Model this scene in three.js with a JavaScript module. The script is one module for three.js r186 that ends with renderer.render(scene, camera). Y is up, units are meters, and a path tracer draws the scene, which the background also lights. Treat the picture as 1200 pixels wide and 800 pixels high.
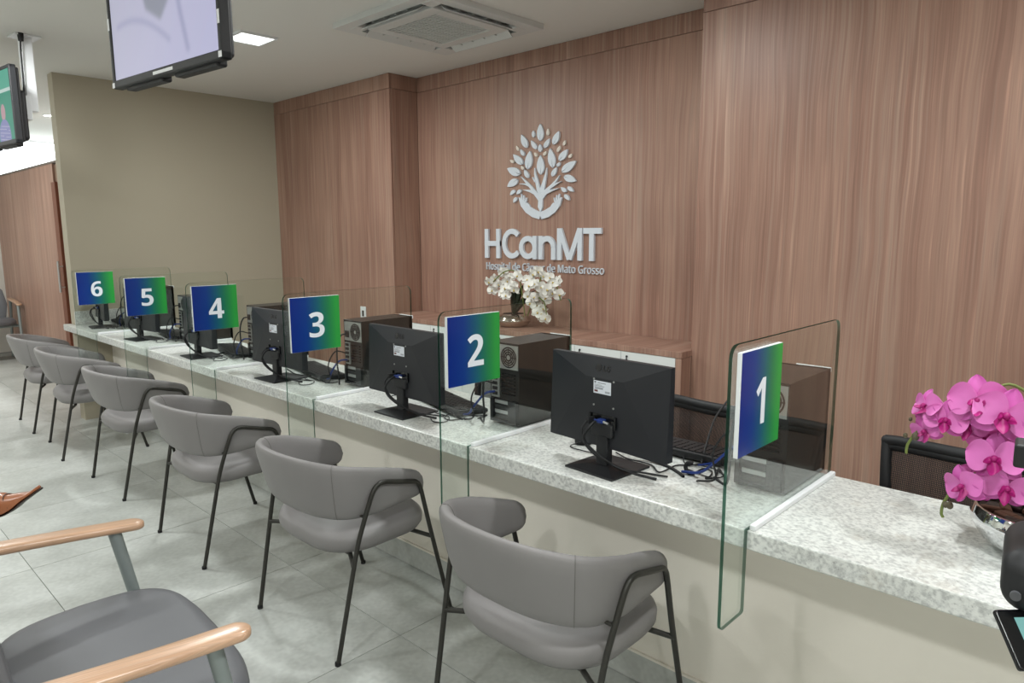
import * as THREE from 'three';
import { RoundedBoxGeometry } from 'three/addons/geometries/RoundedBoxGeometry.js';
import { mergeGeometries, mergeVertices } from 'three/addons/utils/BufferGeometryUtils.js';
import { RectAreaLightUniformsLib } from 'three/addons/lights/RectAreaLightUniformsLib.js';
import { MarchingCubes } from 'three/addons/objects/MarchingCubes.js';
import { FontLoader } from 'three/addons/loaders/FontLoader.js';
import { TextGeometry } from 'three/addons/geometries/TextGeometry.js';

// ------------------------------------------------------------------ camera, sky, exposure
const V = (x, y, z) => new THREE.Vector3(x, y, z);
const scene = new THREE.Scene();
const FOCAL = 821.83;                                     // pixels in a 1200 x 800 frame
const camera = new THREE.PerspectiveCamera(2 * Math.atan(400 / FOCAL) * 180 / Math.PI, 1.5, 0.05, 60);
camera.rotation.order = 'YXZ';
camera.rotation.set(-8.7827 * Math.PI / 180, 43.7346 * Math.PI / 180, -0.2027 * Math.PI / 180);
camera.position.set(0.6825, 1.4521, 1.5091);
camera.updateMatrixWorld(true);
const renderer = new THREE.WebGLRenderer();
renderer.toneMapping = THREE.LinearToneMapping;
renderer.toneMappingExposure = 1.5;
renderer.shadowMap.enabled = true;
scene.background = new THREE.Color().setRGB(3.2, 3.3, 3.4);   // overcast daylight outside the clerestory window
RectAreaLightUniformsLib.init();
const PANEL_POWER = 118, PANEL_COLOR = new THREE.Color().setRGB(0.97, 1, 0.985);
// ceiling panels: [x, z]
const PANELS = [[-3.58, -0.65], [-1.4, -0.65], [0.8, -0.65], [-3.95, 0.72], [0.6, 0.72], [-5.0, 2.45], [-2.6, 2.45], [-0.2, 2.45], [2.0, 2.45], [-7.4, 0.72], [-8.9, 1.6], [-7.0, 2.45]];

const ordinal = ['one', 'two', 'three', 'four', 'five', 'six'];
// ------------------------------------------------------------------ helpers
const CEIL = 2.635, ZD = -1.805, ZR = -2.069, XL = -5.497, TOP = 0.76, PITCH = 0.96;
function rng(seed) { let a = seed >>> 0; return () => { a = (a + 0x6d2b79f5) | 0; let t = Math.imul(a ^ (a >>> 15), 1 | a); t = (t + Math.imul(t ^ (t >>> 7), 61 | t)) ^ t; return ((t ^ (t >>> 14)) >>> 0) / 4294967296; }; }
// pixel of the 1200 x 800 frame -> point on a plane
function ray(u, v) { return V((u - 600) / FOCAL, (400 - v) / FOCAL, -1).applyQuaternion(camera.quaternion); }
function at(u, v, axis, value) { const d = ray(u, v), t = (value - camera.position[axis]) / d[axis]; return camera.position.clone().addScaledVector(d, t); }
const used = {};
function numbered(n) { used[n] = (used[n] || 0) + 1; return used[n] === 1 ? n : n + '_' + String(used[n] - 1).padStart(3, '0'); }
function shade(o) { o.castShadow = true; o.receiveShadow = true; return o; }
function plain(g) { // non indexed, position / normal / uv only
  let r = g.index ? g.toNonIndexed() : g;
  if (!r.attributes.uv) r.setAttribute('uv', new THREE.BufferAttribute(new Float32Array(r.attributes.position.count * 2), 2));
  for (const k of Object.keys(r.attributes)) if (!['position', 'normal', 'uv'].includes(k)) r.deleteAttribute(k);
  r.morphAttributes = {}; return r;
}
const merge = list => list.length === 1 ? list[0] : mergeGeometries(list.map(plain), false);
function mesh(name, geos, mat, parent) {
  const o = shade(new THREE.Mesh(Array.isArray(geos) ? merge(geos) : geos, mat));
  o.name = parent ? name : numbered(name); (parent || scene).add(o); return o;
}
function thing(name, label, category, pos = [0, 0, 0], turn = 0, group) {
  const o = new THREE.Group(); o.name = numbered(name); o.position.set(...pos); o.rotation.y = turn;
  o.userData = { label, category }; if (group) o.userData.group = group; scene.add(o); return o;
}
function tag(o, label, category, group) { o.userData.label = label; o.userData.category = category; if (group) o.userData.group = group; return o; }
function copyOf(root, pos, turn, label, group) {
  const c = root.clone(); c.name = numbered(root.name.replace(/_\d\d\d$/, '')); c.position.set(...pos); c.rotation.set(0, turn, 0);
  c.userData = { ...root.userData, label }; if (group) c.userData.group = group; scene.add(c); return c;
}
function structure(o, label, category) { o.userData.kind = 'structure'; o.userData.label = label; o.userData.category = category; return o; }
const box = (w, h, d, x = 0, y = 0, z = 0) => new THREE.BoxGeometry(w, h, d).translate(x, y, z);
const span = (x0, x1, y0, y1, z0, z1) => box(x1 - x0, y1 - y0, z1 - z0, (x0 + x1) / 2, (y0 + y1) / 2, (z0 + z1) / 2);
const rbox = (w, h, d, r, x = 0, y = 0, z = 0, s = 2) => new RoundedBoxGeometry(w, h, d, s, Math.min(r, w / 2.01, h / 2.01, d / 2.01)).translate(x, y, z);
const rspan = (x0, x1, y0, y1, z0, z1, r = 0.003, s = 2) => rbox(x1 - x0, y1 - y0, z1 - z0, r, (x0 + x1) / 2, (y0 + y1) / 2, (z0 + z1) / 2, s);
function tube(pts, r, seg = 40, rad = 8, tension = 0.5) { return new THREE.TubeGeometry(new THREE.CatmullRomCurve3(pts.map(p => p.isVector3 ? p : V(...p)), false, 'catmullrom', tension), seg, r, rad, false); }
function rod(a, b, r0, r1 = r0, n = 12) { const A = a.isVector3 ? a : V(...a), B = b.isVector3 ? b : V(...b), d = B.clone().sub(A); const g = new THREE.CylinderGeometry(r1, r0, d.length(), n); g.applyQuaternion(new THREE.Quaternion().setFromUnitVectors(V(0, 1, 0), d.clone().normalize())); const m = A.add(B).multiplyScalar(0.5); return g.translate(m.x, m.y, m.z); }
// uv in metres by the way each face points
function metreUV(g, ou = 0, ov = 0) {
  g = plain(g); const p = g.attributes.position, n = g.attributes.normal, uv = g.attributes.uv;
  for (let i = 0; i < p.count; i++) {
    const ax = Math.abs(n.getX(i)), ay = Math.abs(n.getY(i)), az = Math.abs(n.getZ(i));
    if (ay > ax && ay > az) uv.setXY(i, p.getX(i) + ou, p.getZ(i) + ov); else if (ax > az) uv.setXY(i, p.getZ(i) + ou, p.getY(i) + ov); else uv.setXY(i, p.getX(i) + ou, p.getY(i) + ov);
  }
  return g;
}
// closed rings of equal length -> smooth surface with caps
function loft(rings, capA = true, capB = true, closedRing = true) {
  const n = rings[0].length, pos = [], idx = [];
  for (const r of rings) for (const p of r) pos.push(p.x, p.y, p.z);
  for (let i = 0; i + 1 < rings.length; i++) for (let j = 0; j < (closedRing ? n : n - 1); j++) { const a = i * n + j, b = i * n + (j + 1) % n, c = a + n, d = b + n; idx.push(a, c, b, b, c, d); }
  const cap = (r, base, flip) => { const c = r.reduce((s, p) => s.add(p), V(0, 0, 0)).multiplyScalar(1 / n); const k = pos.length / 3; pos.push(c.x, c.y, c.z); for (let j = 0; j < n; j++) flip ? idx.push(k, base + (j + 1) % n, base + j) : idx.push(k, base + j, base + (j + 1) % n); };
  if (capA) cap(rings[0], 0, false);
  if (capB) cap(rings[rings.length - 1], (rings.length - 1) * n, true);
  const g = new THREE.BufferGeometry(); g.setAttribute('position', new THREE.Float32BufferAttribute(pos, 3)); g.setIndex(idx);
  g.computeVertexNormals(); return g;
}
// rounded rectangle outline (superellipse) in the xz plane
function outline(hx, hz, e, n = 40) { const o = []; for (let i = 0; i < n; i++) { const t = i / n * 2 * Math.PI, c = Math.cos(t), s = Math.sin(t); o.push([hx * Math.sign(c) * Math.abs(c) ** (2 / e), hz * Math.sign(s) * Math.abs(s) ** (2 / e)]); } return o; }
// cushion from profile [[y, inset], ...], given an outline and an optional height function
function pad(out, profile, lift = () => 0) {
  const rings = profile.map(([y, ins]) => out.map(([x, z]) => { const l = Math.hypot(x, z), k = Math.max(0, (l - ins) / l); return V(x * k, y + lift(x * k, z * k), z * k); }));
  return loft(rings, true, true);
}

// ------------------------------------------------------------------ textures
function valueNoise(seed, w, h) { const r = rng(seed), d = new Float32Array(w * h); for (let i = 0; i < d.length; i++) d[i] = r(); const sm = t => t * t * (3 - 2 * t); return (x, y) => { x = ((x % w) + w) % w; y = ((y % h) + h) % h; const x0 = Math.floor(x), y0 = Math.floor(y), fx = sm(x - x0), fy = sm(y - y0), x1 = (x0 + 1) % w, y1 = (y0 + 1) % h; const a = d[y0 * w + x0], b = d[y0 * w + x1], c = d[y1 * w + x0], e = d[y1 * w + x1]; return a + (b - a) * fx + (c - a) * fy + (a - b - c + e) * fx * fy; }; }
function dataTexture(w, h, fn, srgb = true, metresU = 1, metresV = 1) {
  const d = new Uint8Array(w * h * 4); for (let y = 0; y < h; y++) for (let x = 0; x < w; x++) { const c = fn(x / w, y / h), i = (y * w + x) * 4; d[i] = Math.max(0, Math.min(255, c[0])); d[i + 1] = Math.max(0, Math.min(255, c[1])); d[i + 2] = Math.max(0, Math.min(255, c[2])); d[i + 3] = c[3] === undefined ? 255 : c[3]; }
  const t = new THREE.DataTexture(d, w, h); t.wrapS = t.wrapT = THREE.RepeatWrapping; t.magFilter = THREE.LinearFilter; t.minFilter = THREE.LinearFilter; if (srgb) t.colorSpace = THREE.SRGBColorSpace; t.repeat.set(1 / metresU, 1 / metresV); t.needsUpdate = true; return t;
}
const mix3 = (a, b, t) => [a[0] + (b[0] - a[0]) * t, a[1] + (b[1] - a[1]) * t, a[2] + (b[2] - a[2]) * t];
const clamp01 = t => Math.max(0, Math.min(1, t));
const smooth = (a, b, t) => { t = clamp01((t - a) / (b - a)); return t * t * (3 - 2 * t); };

// laminate: grain along v; tile 1.6 m x 3.2 m
function woodTexture(seed, light, dark, ash) {
  const A = valueNoise(seed, 160, 6), B = valueNoise(seed + 1, 420, 12), C = valueNoise(seed + 2, 20, 4), D = valueNoise(seed + 3, 10, 16), E = valueNoise(seed + 4, 60, 5), W = valueNoise(seed + 5, 8, 10), Z = valueNoise(seed + 6, 10, 3), H = valueNoise(seed + 7, 512, 10);
  return dataTexture(1024, 1024, (u, v) => {
    const uu = u + 0.012 * (W(u * 8, v * 10) - 0.5) + 0.003 * (D(u * 10, v * 16) - 0.5);
    const fine = B(uu * 420, v * 12), mid = A(uu * 160, v * 6), coarse = C(uu * 20, v * 4), band = E(uu * 60, v * 5);
    let c = mix3(dark, light, clamp01(0.18 + 0.5 * coarse + 0.42 * (band - 0.5) + 0.3 * (mid - 0.5)));
    c = mix3(c, ash, 0.5 * smooth(0.45, 0.95, Z(u * 10 + 3, v * 3) * 0.5 + mid * 0.5));
    const hair = smooth(0.72, 0.95, H(uu * 512, v * 10)), k = 1 + 0.12 * (fine - 0.5) - 0.15 * smooth(0.7, 0.95, mid * 0.6 + fine * 0.4) + 0.1 * hair;
    return [c[0] * k, c[1] * k, c[2] * k];
  }, true, 1.6, 3.2);
}
const woodMap = woodTexture(11, [177, 144, 126], [141, 107, 93], [177, 155, 140]);
const WOOD = new THREE.MeshPhysicalMaterial({ map: woodMap, roughness: 0.42, specularIntensity: 0.75 });
const woodDark = new THREE.MeshStandardMaterial({ color: 0x2c1d17, roughness: 0.8 });
const MDF = new THREE.MeshStandardMaterial({ color: 0x7d6553, roughness: 0.85 });
const oakMap = woodTexture(31, [208, 172, 144], [188, 148, 118], [204, 174, 150]);
oakMap.repeat.set(1 / 0.5, 1 / 0.9);
const OAK = new THREE.MeshPhysicalMaterial({ map: oakMap, roughness: 0.3, clearcoat: 0.4, clearcoatRoughness: 0.2 });

const gA = valueNoise(51, 24, 24), gB = valueNoise(52, 90, 90), gC = valueNoise(53, 300, 300), gD = valueNoise(54, 9, 9), gE = valueNoise(55, 400, 400), gF = valueNoise(56, 60, 20), gG = valueNoise(57, 30, 60);
const graniteMap = dataTexture(1024, 1024, (u, v) => {
  const w = u + 0.012 * (gA(u * 24, v * 24) - 0.5), streak = 0.6 * gF(w * 60 + v * 60, v * 100 - u * 80) + 0.4 * gG(w * 150 - v * 30, v * 240 + u * 60);
  let c = mix3([220, 222, 218], [176, 178, 176], smooth(0.3, 0.85, 0.4 * gB(w * 90, v * 90) + 0.4 * streak + 0.2 * gC(u * 300, v * 300)));
  c = mix3(c, [204, 197, 184], 0.3 * smooth(0.66, 0.9, gD(u * 9 + 2, v * 9) * 0.8 + 0.2 * gB(u * 90, v * 90)));
  const s = gC(u * 300, v * 300), e = gE(u * 400, v * 400);
  c = mix3(c, [132, 132, 134], 0.75 * smooth(0.78, 0.95, s * 0.7 + streak * 0.3));
  c = mix3(c, [70, 68, 70], 0.8 * smooth(0.88, 0.97, e * 0.75 + gB(u * 90, v * 90) * 0.25));
  return c;
}, true, 0.62, 0.62);
const GRANITE = new THREE.MeshPhysicalMaterial({ map: graniteMap, roughness: 0.32, specularIntensity: 0.8 });

const tA = valueNoise(71, 10, 10), tB = valueNoise(72, 40, 40), tC = valueNoise(73, 256, 256), tD = valueNoise(74, 26, 9);
const tileMap = dataTexture(1024, 1024, (u, v) => {
  const cl = tA(u * 10, v * 10) * 0.5 + tB(u * 40, v * 40) * 0.25 + tD(u * 26, v * 9) * 0.25, k = 0.965 + 0.07 * (tC(u * 256, v * 256) - 0.5);
  const c = mix3([200, 203, 199], [182, 185, 180], smooth(0.25, 0.8, cl)); return [c[0] * k, c[1] * k, c[2] * k];
}, true, 3, 3);
const TILE = new THREE.MeshPhysicalMaterial({ map: tileMap, roughness: 0.36, specularIntensity: 0.8 });
const GROUT = new THREE.MeshStandardMaterial({ color: 0x8e8f8a, roughness: 0.9 });

const pA = valueNoise(81, 256, 256), pB = valueNoise(82, 30, 30);
const plasterBump = dataTexture(512, 512, (u, v) => { const k = 128 + 70 * (pA(u * 256, v * 256) - 0.5) + 40 * (pB(u * 30, v * 30) - 0.5); return [k, k, k]; }, false, 0.8, 0.8);
const paint = (hex, rough = 0.75) => new THREE.MeshStandardMaterial({ color: hex, roughness: rough, bumpMap: plasterBump, bumpScale: 0.0006 });
const BEIGE = paint(0xb3ab98), BEIGE_LIGHT = paint(0xf0eadf, 0.55), CEILING = paint(0xe2e1dc, 0.9), OFFWHITE = paint(0xd8d6cf);

const fA = valueNoise(91, 512, 512), fB = valueNoise(92, 90, 90);
const leatherBump = dataTexture(512, 512, (u, v) => { const k = 128 + 90 * (fA(u * 512, v * 512) - 0.5) + 50 * (fB(u * 90, v * 90) - 0.5); return [k, k, k]; }, false, 0.25, 0.25);
const GREY_LEATHER = new THREE.MeshPhysicalMaterial({ color: 0x848181, roughness: 0.52, bumpMap: leatherBump, bumpScale: 0.0002, sheen: 0.15, sheenRoughness: 0.6 });
const GREY_LEATHER2 = new THREE.MeshPhysicalMaterial({ color: 0x67686c, roughness: 0.5, bumpMap: leatherBump, bumpScale: 0.0002 });
const SEAM = new THREE.MeshStandardMaterial({ color: 0x6f6d6a, roughness: 0.7 });
const BLACK_METAL = new THREE.MeshPhysicalMaterial({ color: 0x373632, roughness: 0.42, metalness: 0.35 });
const GREY_METAL = new THREE.MeshPhysicalMaterial({ color: 0x8d9695, roughness: 0.4, metalness: 0.2 });
const CHROME = new THREE.MeshPhysicalMaterial({ color: 0xe8e8ea, roughness: 0.06, metalness: 1 });
const STEEL = new THREE.MeshPhysicalMaterial({ color: 0xb9bbbc, roughness: 0.35, metalness: 0.9 });
const ZINC = new THREE.MeshPhysicalMaterial({ color: 0xa9aaa8, roughness: 0.45, metalness: 0.6 });
const BLACK = new THREE.MeshPhysicalMaterial({ color: 0x1c1d20, roughness: 0.5 });
const BLACK_GLOSS = new THREE.MeshPhysicalMaterial({ color: 0x0c0d10, roughness: 0.16 });
const MON = new THREE.MeshPhysicalMaterial({ color: 0x1b1d22, roughness: 0.5 });
const MON_LOGO = new THREE.MeshPhysicalMaterial({ color: 0x0f1013, roughness: 0.25 });
const CASE = new THREE.MeshPhysicalMaterial({ color: 0x1e1d1d, roughness: 0.34 });
const RUBBER = new THREE.MeshStandardMaterial({ color: 0x16171a, roughness: 0.6 });
const BLUE_PLUG = new THREE.MeshStandardMaterial({ color: 0x17337a, roughness: 0.45 });
const WHITE_PLASTIC = new THREE.MeshPhysicalMaterial({ color: 0xe6e8ea, roughness: 0.4 });
const WHITE_LACQUER = new THREE.MeshPhysicalMaterial({ color: 0xe2e6e4, roughness: 0.35 });
const SILVERWHITE = new THREE.MeshPhysicalMaterial({ color: 0xd3dae2, roughness: 0.45 });
const CREAM = new THREE.MeshPhysicalMaterial({ color: 0xddd5ca, roughness: 0.45 });
const GLASS = new THREE.MeshPhysicalMaterial({ color: new THREE.Color().setRGB(0.955, 0.985, 0.97), roughness: 0, transmission: 1, thickness: 0, ior: 1.5 });
const GLASS_EDGE = new THREE.MeshPhysicalMaterial({ color: 0x8fc4b2, roughness: 0.3, transmission: 0.45, thickness: 0, ior: 1.5 });
const SILICONE = new THREE.MeshPhysicalMaterial({ color: 0xe9ecee, roughness: 0.35 });

function canvas(w, h, draw) { const c = document.createElement('canvas'); c.width = w; c.height = h; const x = c.getContext('2d'); draw(x, w, h); const t = new THREE.CanvasTexture(c); t.colorSpace = THREE.SRGBColorSpace; t.magFilter = THREE.LinearFilter; return t; }

// ------------------------------------------------------------------ the setting
{ // floor of 0.797 m porcelain tiles, each its own piece
  const floor = new THREE.Group(); floor.name = 'floor'; scene.add(floor); structure(floor, 'pale grey porcelain tiled floor with thin joints', 'floor');
  mesh('grout_bed', span(-9.95, 3.3, -0.12, -0.004, -3.1, 3.5), GROUT, floor);
  const S = 0.797, gap = 0.003, r = rng(5);
  const variants = [0, 1, 2, 3, 4, 5].map(k => { const g = metreUV(span(-S / 2 + gap / 2, S / 2 - gap / 2, -0.008, 0, -S / 2 + gap / 2, S / 2 - gap / 2), k * 0.53, k * 0.81); return g; });
  for (let i = -11; i <= 5; i++) for (let j = -5; j <= 3; j++) {
    const x = -1.255 + S * (i + 0.5), z = 0.878 + S * (j - 0.5);
    if (x - S / 2 < -9.95 || x + S / 2 > 3.6 || z - S / 2 < -3.3 || z + S / 2 > 3.6) continue;
    const m = mesh('tile', variants[Math.floor(r() * 6)], TILE, floor); m.position.set(x, 0, z); if (r() < 0.5) m.rotation.y = Math.PI;
  }
}
const AX = -2.545, AZ = -1.265, AH = 0.36; // opening for the air conditioner
structure(mesh('ceiling', [span(-9.9, AX - AH, CEIL, CEIL + 0.12, -3.1, 3.5), span(AX + AH, 3.3, CEIL, CEIL + 0.12, -3.1, 3.5), span(AX - AH, AX + AH, CEIL, CEIL + 0.12, -3.1, AZ - AH), span(AX - AH, AX + AH, CEIL, CEIL + 0.12, AZ + AH, 3.5)], CEILING), 'plain off-white plaster ceiling', 'ceiling');
structure(mesh('wall_front', span(-9.95, 3.3, 0, CEIL, 3.4, 3.52), OFFWHITE), 'plain off-white wall facing the desks', 'wall');
structure(mesh('wall_right', span(3.2, 3.32, 0, CEIL, -2.2, 3.4), OFFWHITE), 'plain off-white wall at the end of the reception', 'wall');
structure(mesh('wall_left', [span(XL - 0.12, XL, 0, CEIL, -2.2, -0.057)], BEIGE), 'khaki beige painted wall at the end of the counter', 'wall');
structure(mesh('wall_rear', span(-9.95, XL - 0.12, 0, CEIL, -3.1, -2.98), OFFWHITE), 'plain wall behind the corridor partition', 'wall');
{ // wood-panelled back wall, panel by panel, 4 mm grooves
  const w = new THREE.Group(); w.name = 'wall_back'; scene.add(w); structure(w, 'wood laminate panelled back wall with a recess', 'wall');
  mesh('backing', [span(XL, -3.76, 0, CEIL, -2.3, ZD - 0.022), span(-3.77, 3.2, 0, CEIL, -2.3, ZR - 0.022), span(-1.165, 3.2, 0, CEIL, ZR - 0.03, ZD - 0.022)], MDF, w);
  const g = 0.0012, yb = 2.525; let k = 0;
  const panel = (x0, x1, y0, y1, zf, name = 'panel') => mesh(name, metreUV(rspan(x0 + g, x1 - g, y0 + g, y1 - g, zf - 0.02, zf, 0.0015, 1), (k += 0.37), k * 1.7), WOOD, w);
  panel(XL, -5.37, 0, yb, ZD); panel(-5.37, -4.6, 0, yb, ZD); panel(-4.6, -4.09, 0, yb, ZD); panel(-4.09, -3.75, 0, yb, ZD); panel(XL, -3.75, yb, CEIL, ZD, 'frieze_panel');
  panel(-3.75, -1.19, 0, yb, ZR); panel(-3.75, -1.19, yb, CEIL, ZR, 'frieze_panel');
  panel(-1.171, 1.25, 0, yb, ZD); panel(-1.171, 1.25, yb, CEIL, ZD, 'frieze_panel'); panel(1.25, 3.2, 0, yb, ZD); panel(1.25, 3.2, yb, CEIL, ZD, 'frieze_panel');
  const side = (x0, x1, y0, y1, name) => mesh(name, metreUV(rspan(x0, x1, y0 + g, y1 - g, ZR + g, ZD - 0.021, 0.0015, 1), (k += 0.37), k), WOOD, w);
  side(-3.77, -3.75, 0, yb, 'return_panel'); side(-3.77, -3.75, yb, CEIL, 'return_panel'); side(-1.171, -1.151, 0, yb, 'return_panel'); side(-1.171, -1.151, yb, CEIL, 'return_panel');
}
{ // corridor partition in wood laminate, dark door jamb beside it, clerestory window at the far end
  const w = new THREE.Group(); w.name = 'wall_corridor'; scene.add(w); structure(w, 'wood laminate corridor partition that stops below the ceiling', 'wall');
  mesh('backing', span(-9.9, XL - 0.125, 0, 2.12, -0.52, -0.46), MDF, w);
  for (let i = 0; i < 3; i++) mesh('panel', metreUV(rspan(-9.9 + i * 0.866 + 0.002, -9.9 + (i + 1) * 0.866 - 0.002, 0, 2.13, -0.46, -0.44, 0.0015, 1), i * 0.61, i), WOOD, w);
  mesh('panel', metreUV(rspan(-7.17, XL - 0.125, 0, 2.13, -0.46, -0.44, 0.0015, 1), 0.3, 2), WOOD, w);
  mesh('cap_rail', span(-9.9, XL - 0.125, 2.13, 2.15, -0.525, -0.435), new THREE.MeshStandardMaterial({ color: 0x6d625b, roughness: 0.5 }), w);
  const d = new THREE.Group(); d.name = 'door_1'; scene.add(d); structure(d, 'dark brown door edge with a steel pull handle', 'door');
  mesh('jamb', rspan(-7.3, -7.17, 0, 1.95, -0.455, -0.415, 0.004), new THREE.MeshStandardMaterial({ color: 0x6b3c27, roughness: 0.5 }), d);
  mesh('pull_handle', [rod([-7.16, 0.9, -0.375], [-7.16, 1.2, -0.375], 0.011), rod([-7.16, 0.95, -0.415], [-7.16, 0.95, -0.375], 0.007), rod([-7.16, 1.15, -0.415], [-7.16, 1.15, -0.375], 0.007)], STEEL, d);
  structure(mesh('wall_end', [span(-10.02, -9.9, 0, CEIL, -0.44, 3.4), span(-10.02, -9.9, 0, 1.2, -3.1, -0.44)], OFFWHITE), 'plain wall at the far end of the corridor', 'wall');
  const win = new THREE.Group(); win.name = 'window_1'; scene.add(win); structure(win, 'bright window above the corridor partition', 'window');
  mesh('window_frame', [span(-9.98, -9.93, 1.2, 1.25, -2.98, -0.44), span(-9.98, -9.93, 2.6, 2.635, -2.98, -0.44), ...[-2.955, -2.1, -1.28, -0.465].map(z => span(-9.98, -9.93, 1.25, 2.6, z - 0.02, z + 0.02)), span(-9.975, -9.935, 1.98, 2.0, -2.98, -0.44)], WHITE_PLASTIC, win);
  for (const [a, b] of [[-2.935, -2.12], [-2.08, -1.3], [-1.26, -0.485]]) for (const [c, e] of [[1.25, 1.98], [2.0, 2.6]]) mesh('pane', span(-9.957, -9.953, c, e, a, b), GLASS, win);
}

// ------------------------------------------------------------------ ceiling fittings
function panelLight(x, z, label) {
  const t = thing('ceiling_light', label, 'ceiling light', [x, CEIL, z], 0, 'square ceiling lights');
  mesh('frame', [span(-0.12, 0.12, -0.012, 0, -0.12, -0.105), span(-0.12, 0.12, -0.012, 0, 0.105, 0.12), span(-0.12, -0.105, -0.012, 0, -0.105, 0.105), span(0.105, 0.12, -0.012, 0, -0.105, 0.105)], WHITE_PLASTIC, t);
  mesh('diffuser', span(-0.105, 0.105, -0.008, -0.001, -0.105, 0.105), new THREE.MeshStandardMaterial({ color: 0xffffff, roughness: 0.6, emissive: new THREE.Color().setRGB(0.95, 1, 0.97), emissiveIntensity: 1.6 }), t);
  const l = new THREE.RectAreaLight(PANEL_COLOR, PANEL_POWER, 0.2, 0.2); l.position.set(0, -0.014, 0); l.rotation.x = -Math.PI / 2; t.add(l);
}
PANELS.forEach(([x, z], i) => panelLight(x, z, i === 0 ? 'small square ceiling light beside the hanging television' : 'square ceiling light over the reception hall'));
{ // small round downlight in the corridor ceiling
  const t = thing('downlight', 'small round downlight in the corridor ceiling', 'ceiling light', [-7.7, CEIL, -0.56]);
  mesh('ring', new THREE.TorusGeometry(0.05, 0.008, 8, 32).rotateX(Math.PI / 2), WHITE_PLASTIC, t);
  mesh('lamp_face', new THREE.CylinderGeometry(0.045, 0.045, 0.006, 32).translate(0, -0.004, 0), new THREE.MeshStandardMaterial({ color: 0xffffff, emissive: 0xffffff, emissiveIntensity: 6 }), t);
  const l = new THREE.SpotLight(0xffffff, 9, 6, 0.9, 0.5); l.position.set(0, -0.02, 0); l.target.position.set(0, -2, 0); t.add(l); t.add(l.target); l.castShadow = true;
}
{ // cassette air conditioner
  const t = thing('air_conditioner', 'white four-way cassette air conditioner in the ceiling', 'air conditioner', [-2.545, CEIL, -1.265]);
  const h = 0.425, AC = new THREE.MeshPhysicalMaterial({ color: 0xd3d5d3, roughness: 0.45 }), ring = (a, y) => [V(-a, y, -a), V(a, y, -a), V(a, y, a), V(-a, y, a)];
  const fr = []; for (const s of [0, 1, 2, 3]) fr.push(new THREE.ExtrudeGeometry(new THREE.Shape([new THREE.Vector2(-h, 0), new THREE.Vector2(h, 0), new THREE.Vector2(h - 0.07, -0.07), new THREE.Vector2(-h + 0.07, -0.07)]), { depth: 0.03, bevelEnabled: false }).rotateX(Math.PI / 2).translate(0, 0, h).rotateY(s * Math.PI / 2));
  mesh('panel_frame', fr, AC, t);
  const q = 0.357; mesh('duct_box', [span(-q, q, 0.24, 0.25, -q, q), span(-q, -q + 0.006, 0.0, 0.24, -q, q), span(q - 0.006, q, 0.0, 0.24, -q, q), span(-q, q, 0.0, 0.24, -q, -q + 0.006), span(-q, q, 0.0, 0.24, q - 0.006, q)], new THREE.MeshStandardMaterial({ color: 0x9c9f9f, roughness: 0.8 }), t);
  mesh('intake_box', [span(-0.27, 0.27, -0.014, 0.2, -0.27, -0.262), span(-0.27, 0.27, -0.014, 0.2, 0.262, 0.27), span(-0.27, -0.262, -0.014, 0.2, -0.27, 0.27), span(0.262, 0.27, -0.014, 0.2, -0.27, 0.27)], AC, t);
  const inner = 0.285; mesh('centre_panel', [rspan(-inner, inner, -0.036, -0.012, -inner, -0.21, 0.004), rspan(-inner, inner, -0.036, -0.012, 0.21, inner, 0.004), rspan(-inner, -0.21, -0.036, -0.012, -0.21, 0.21, 0.004), rspan(0.21, inner, -0.036, -0.012, -0.21, 0.21, 0.004), span(-0.21, 0.21, -0.016, -0.012, -0.21, 0.21)], AC, t);
  for (const sx of [-1, 1]) for (const sz of [-1, 1]) mesh('corner_cover', rspan(sx * 0.32 - 0.04, sx * 0.32 + 0.04, -0.033, -0.005, sz * 0.32 - 0.04, sz * 0.32 + 0.04, 0.008), AC, t);
  const slat = rspan(-0.21, 0.21, -0.032, -0.027, -0.004, 0.004, 0.001, 1).translate(0, 0, 0);
  for (let i = 0; i < 18; i++) { const m = mesh('grille_slat', slat, AC, t); m.position.z = -0.2 + i * 0.0235; }
  mesh('grille_bar', [-0.14, -0.07, 0, 0.07, 0.14].map(x => span(x - 0.003, x + 0.003, -0.027, -0.018, -0.21, 0.21)), AC, t);
  for (let s = 0; s < 4; s++) {
    const fl = mesh('louvre_flap', [rbox(0.5, 0.004, 0.055, 0.002).rotateX(0.62).translate(0, -0.036, 0.332)], AC, t); fl.rotation.y = s * Math.PI / 2;
    for (const x of [-0.15, -0.05, 0.05, 0.15]) mesh('air_guide', box(0.006, 0.03, 0.04, x, -0.018, 0.325), AC, t).rotation.y = s * Math.PI / 2;
  }
}
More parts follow.
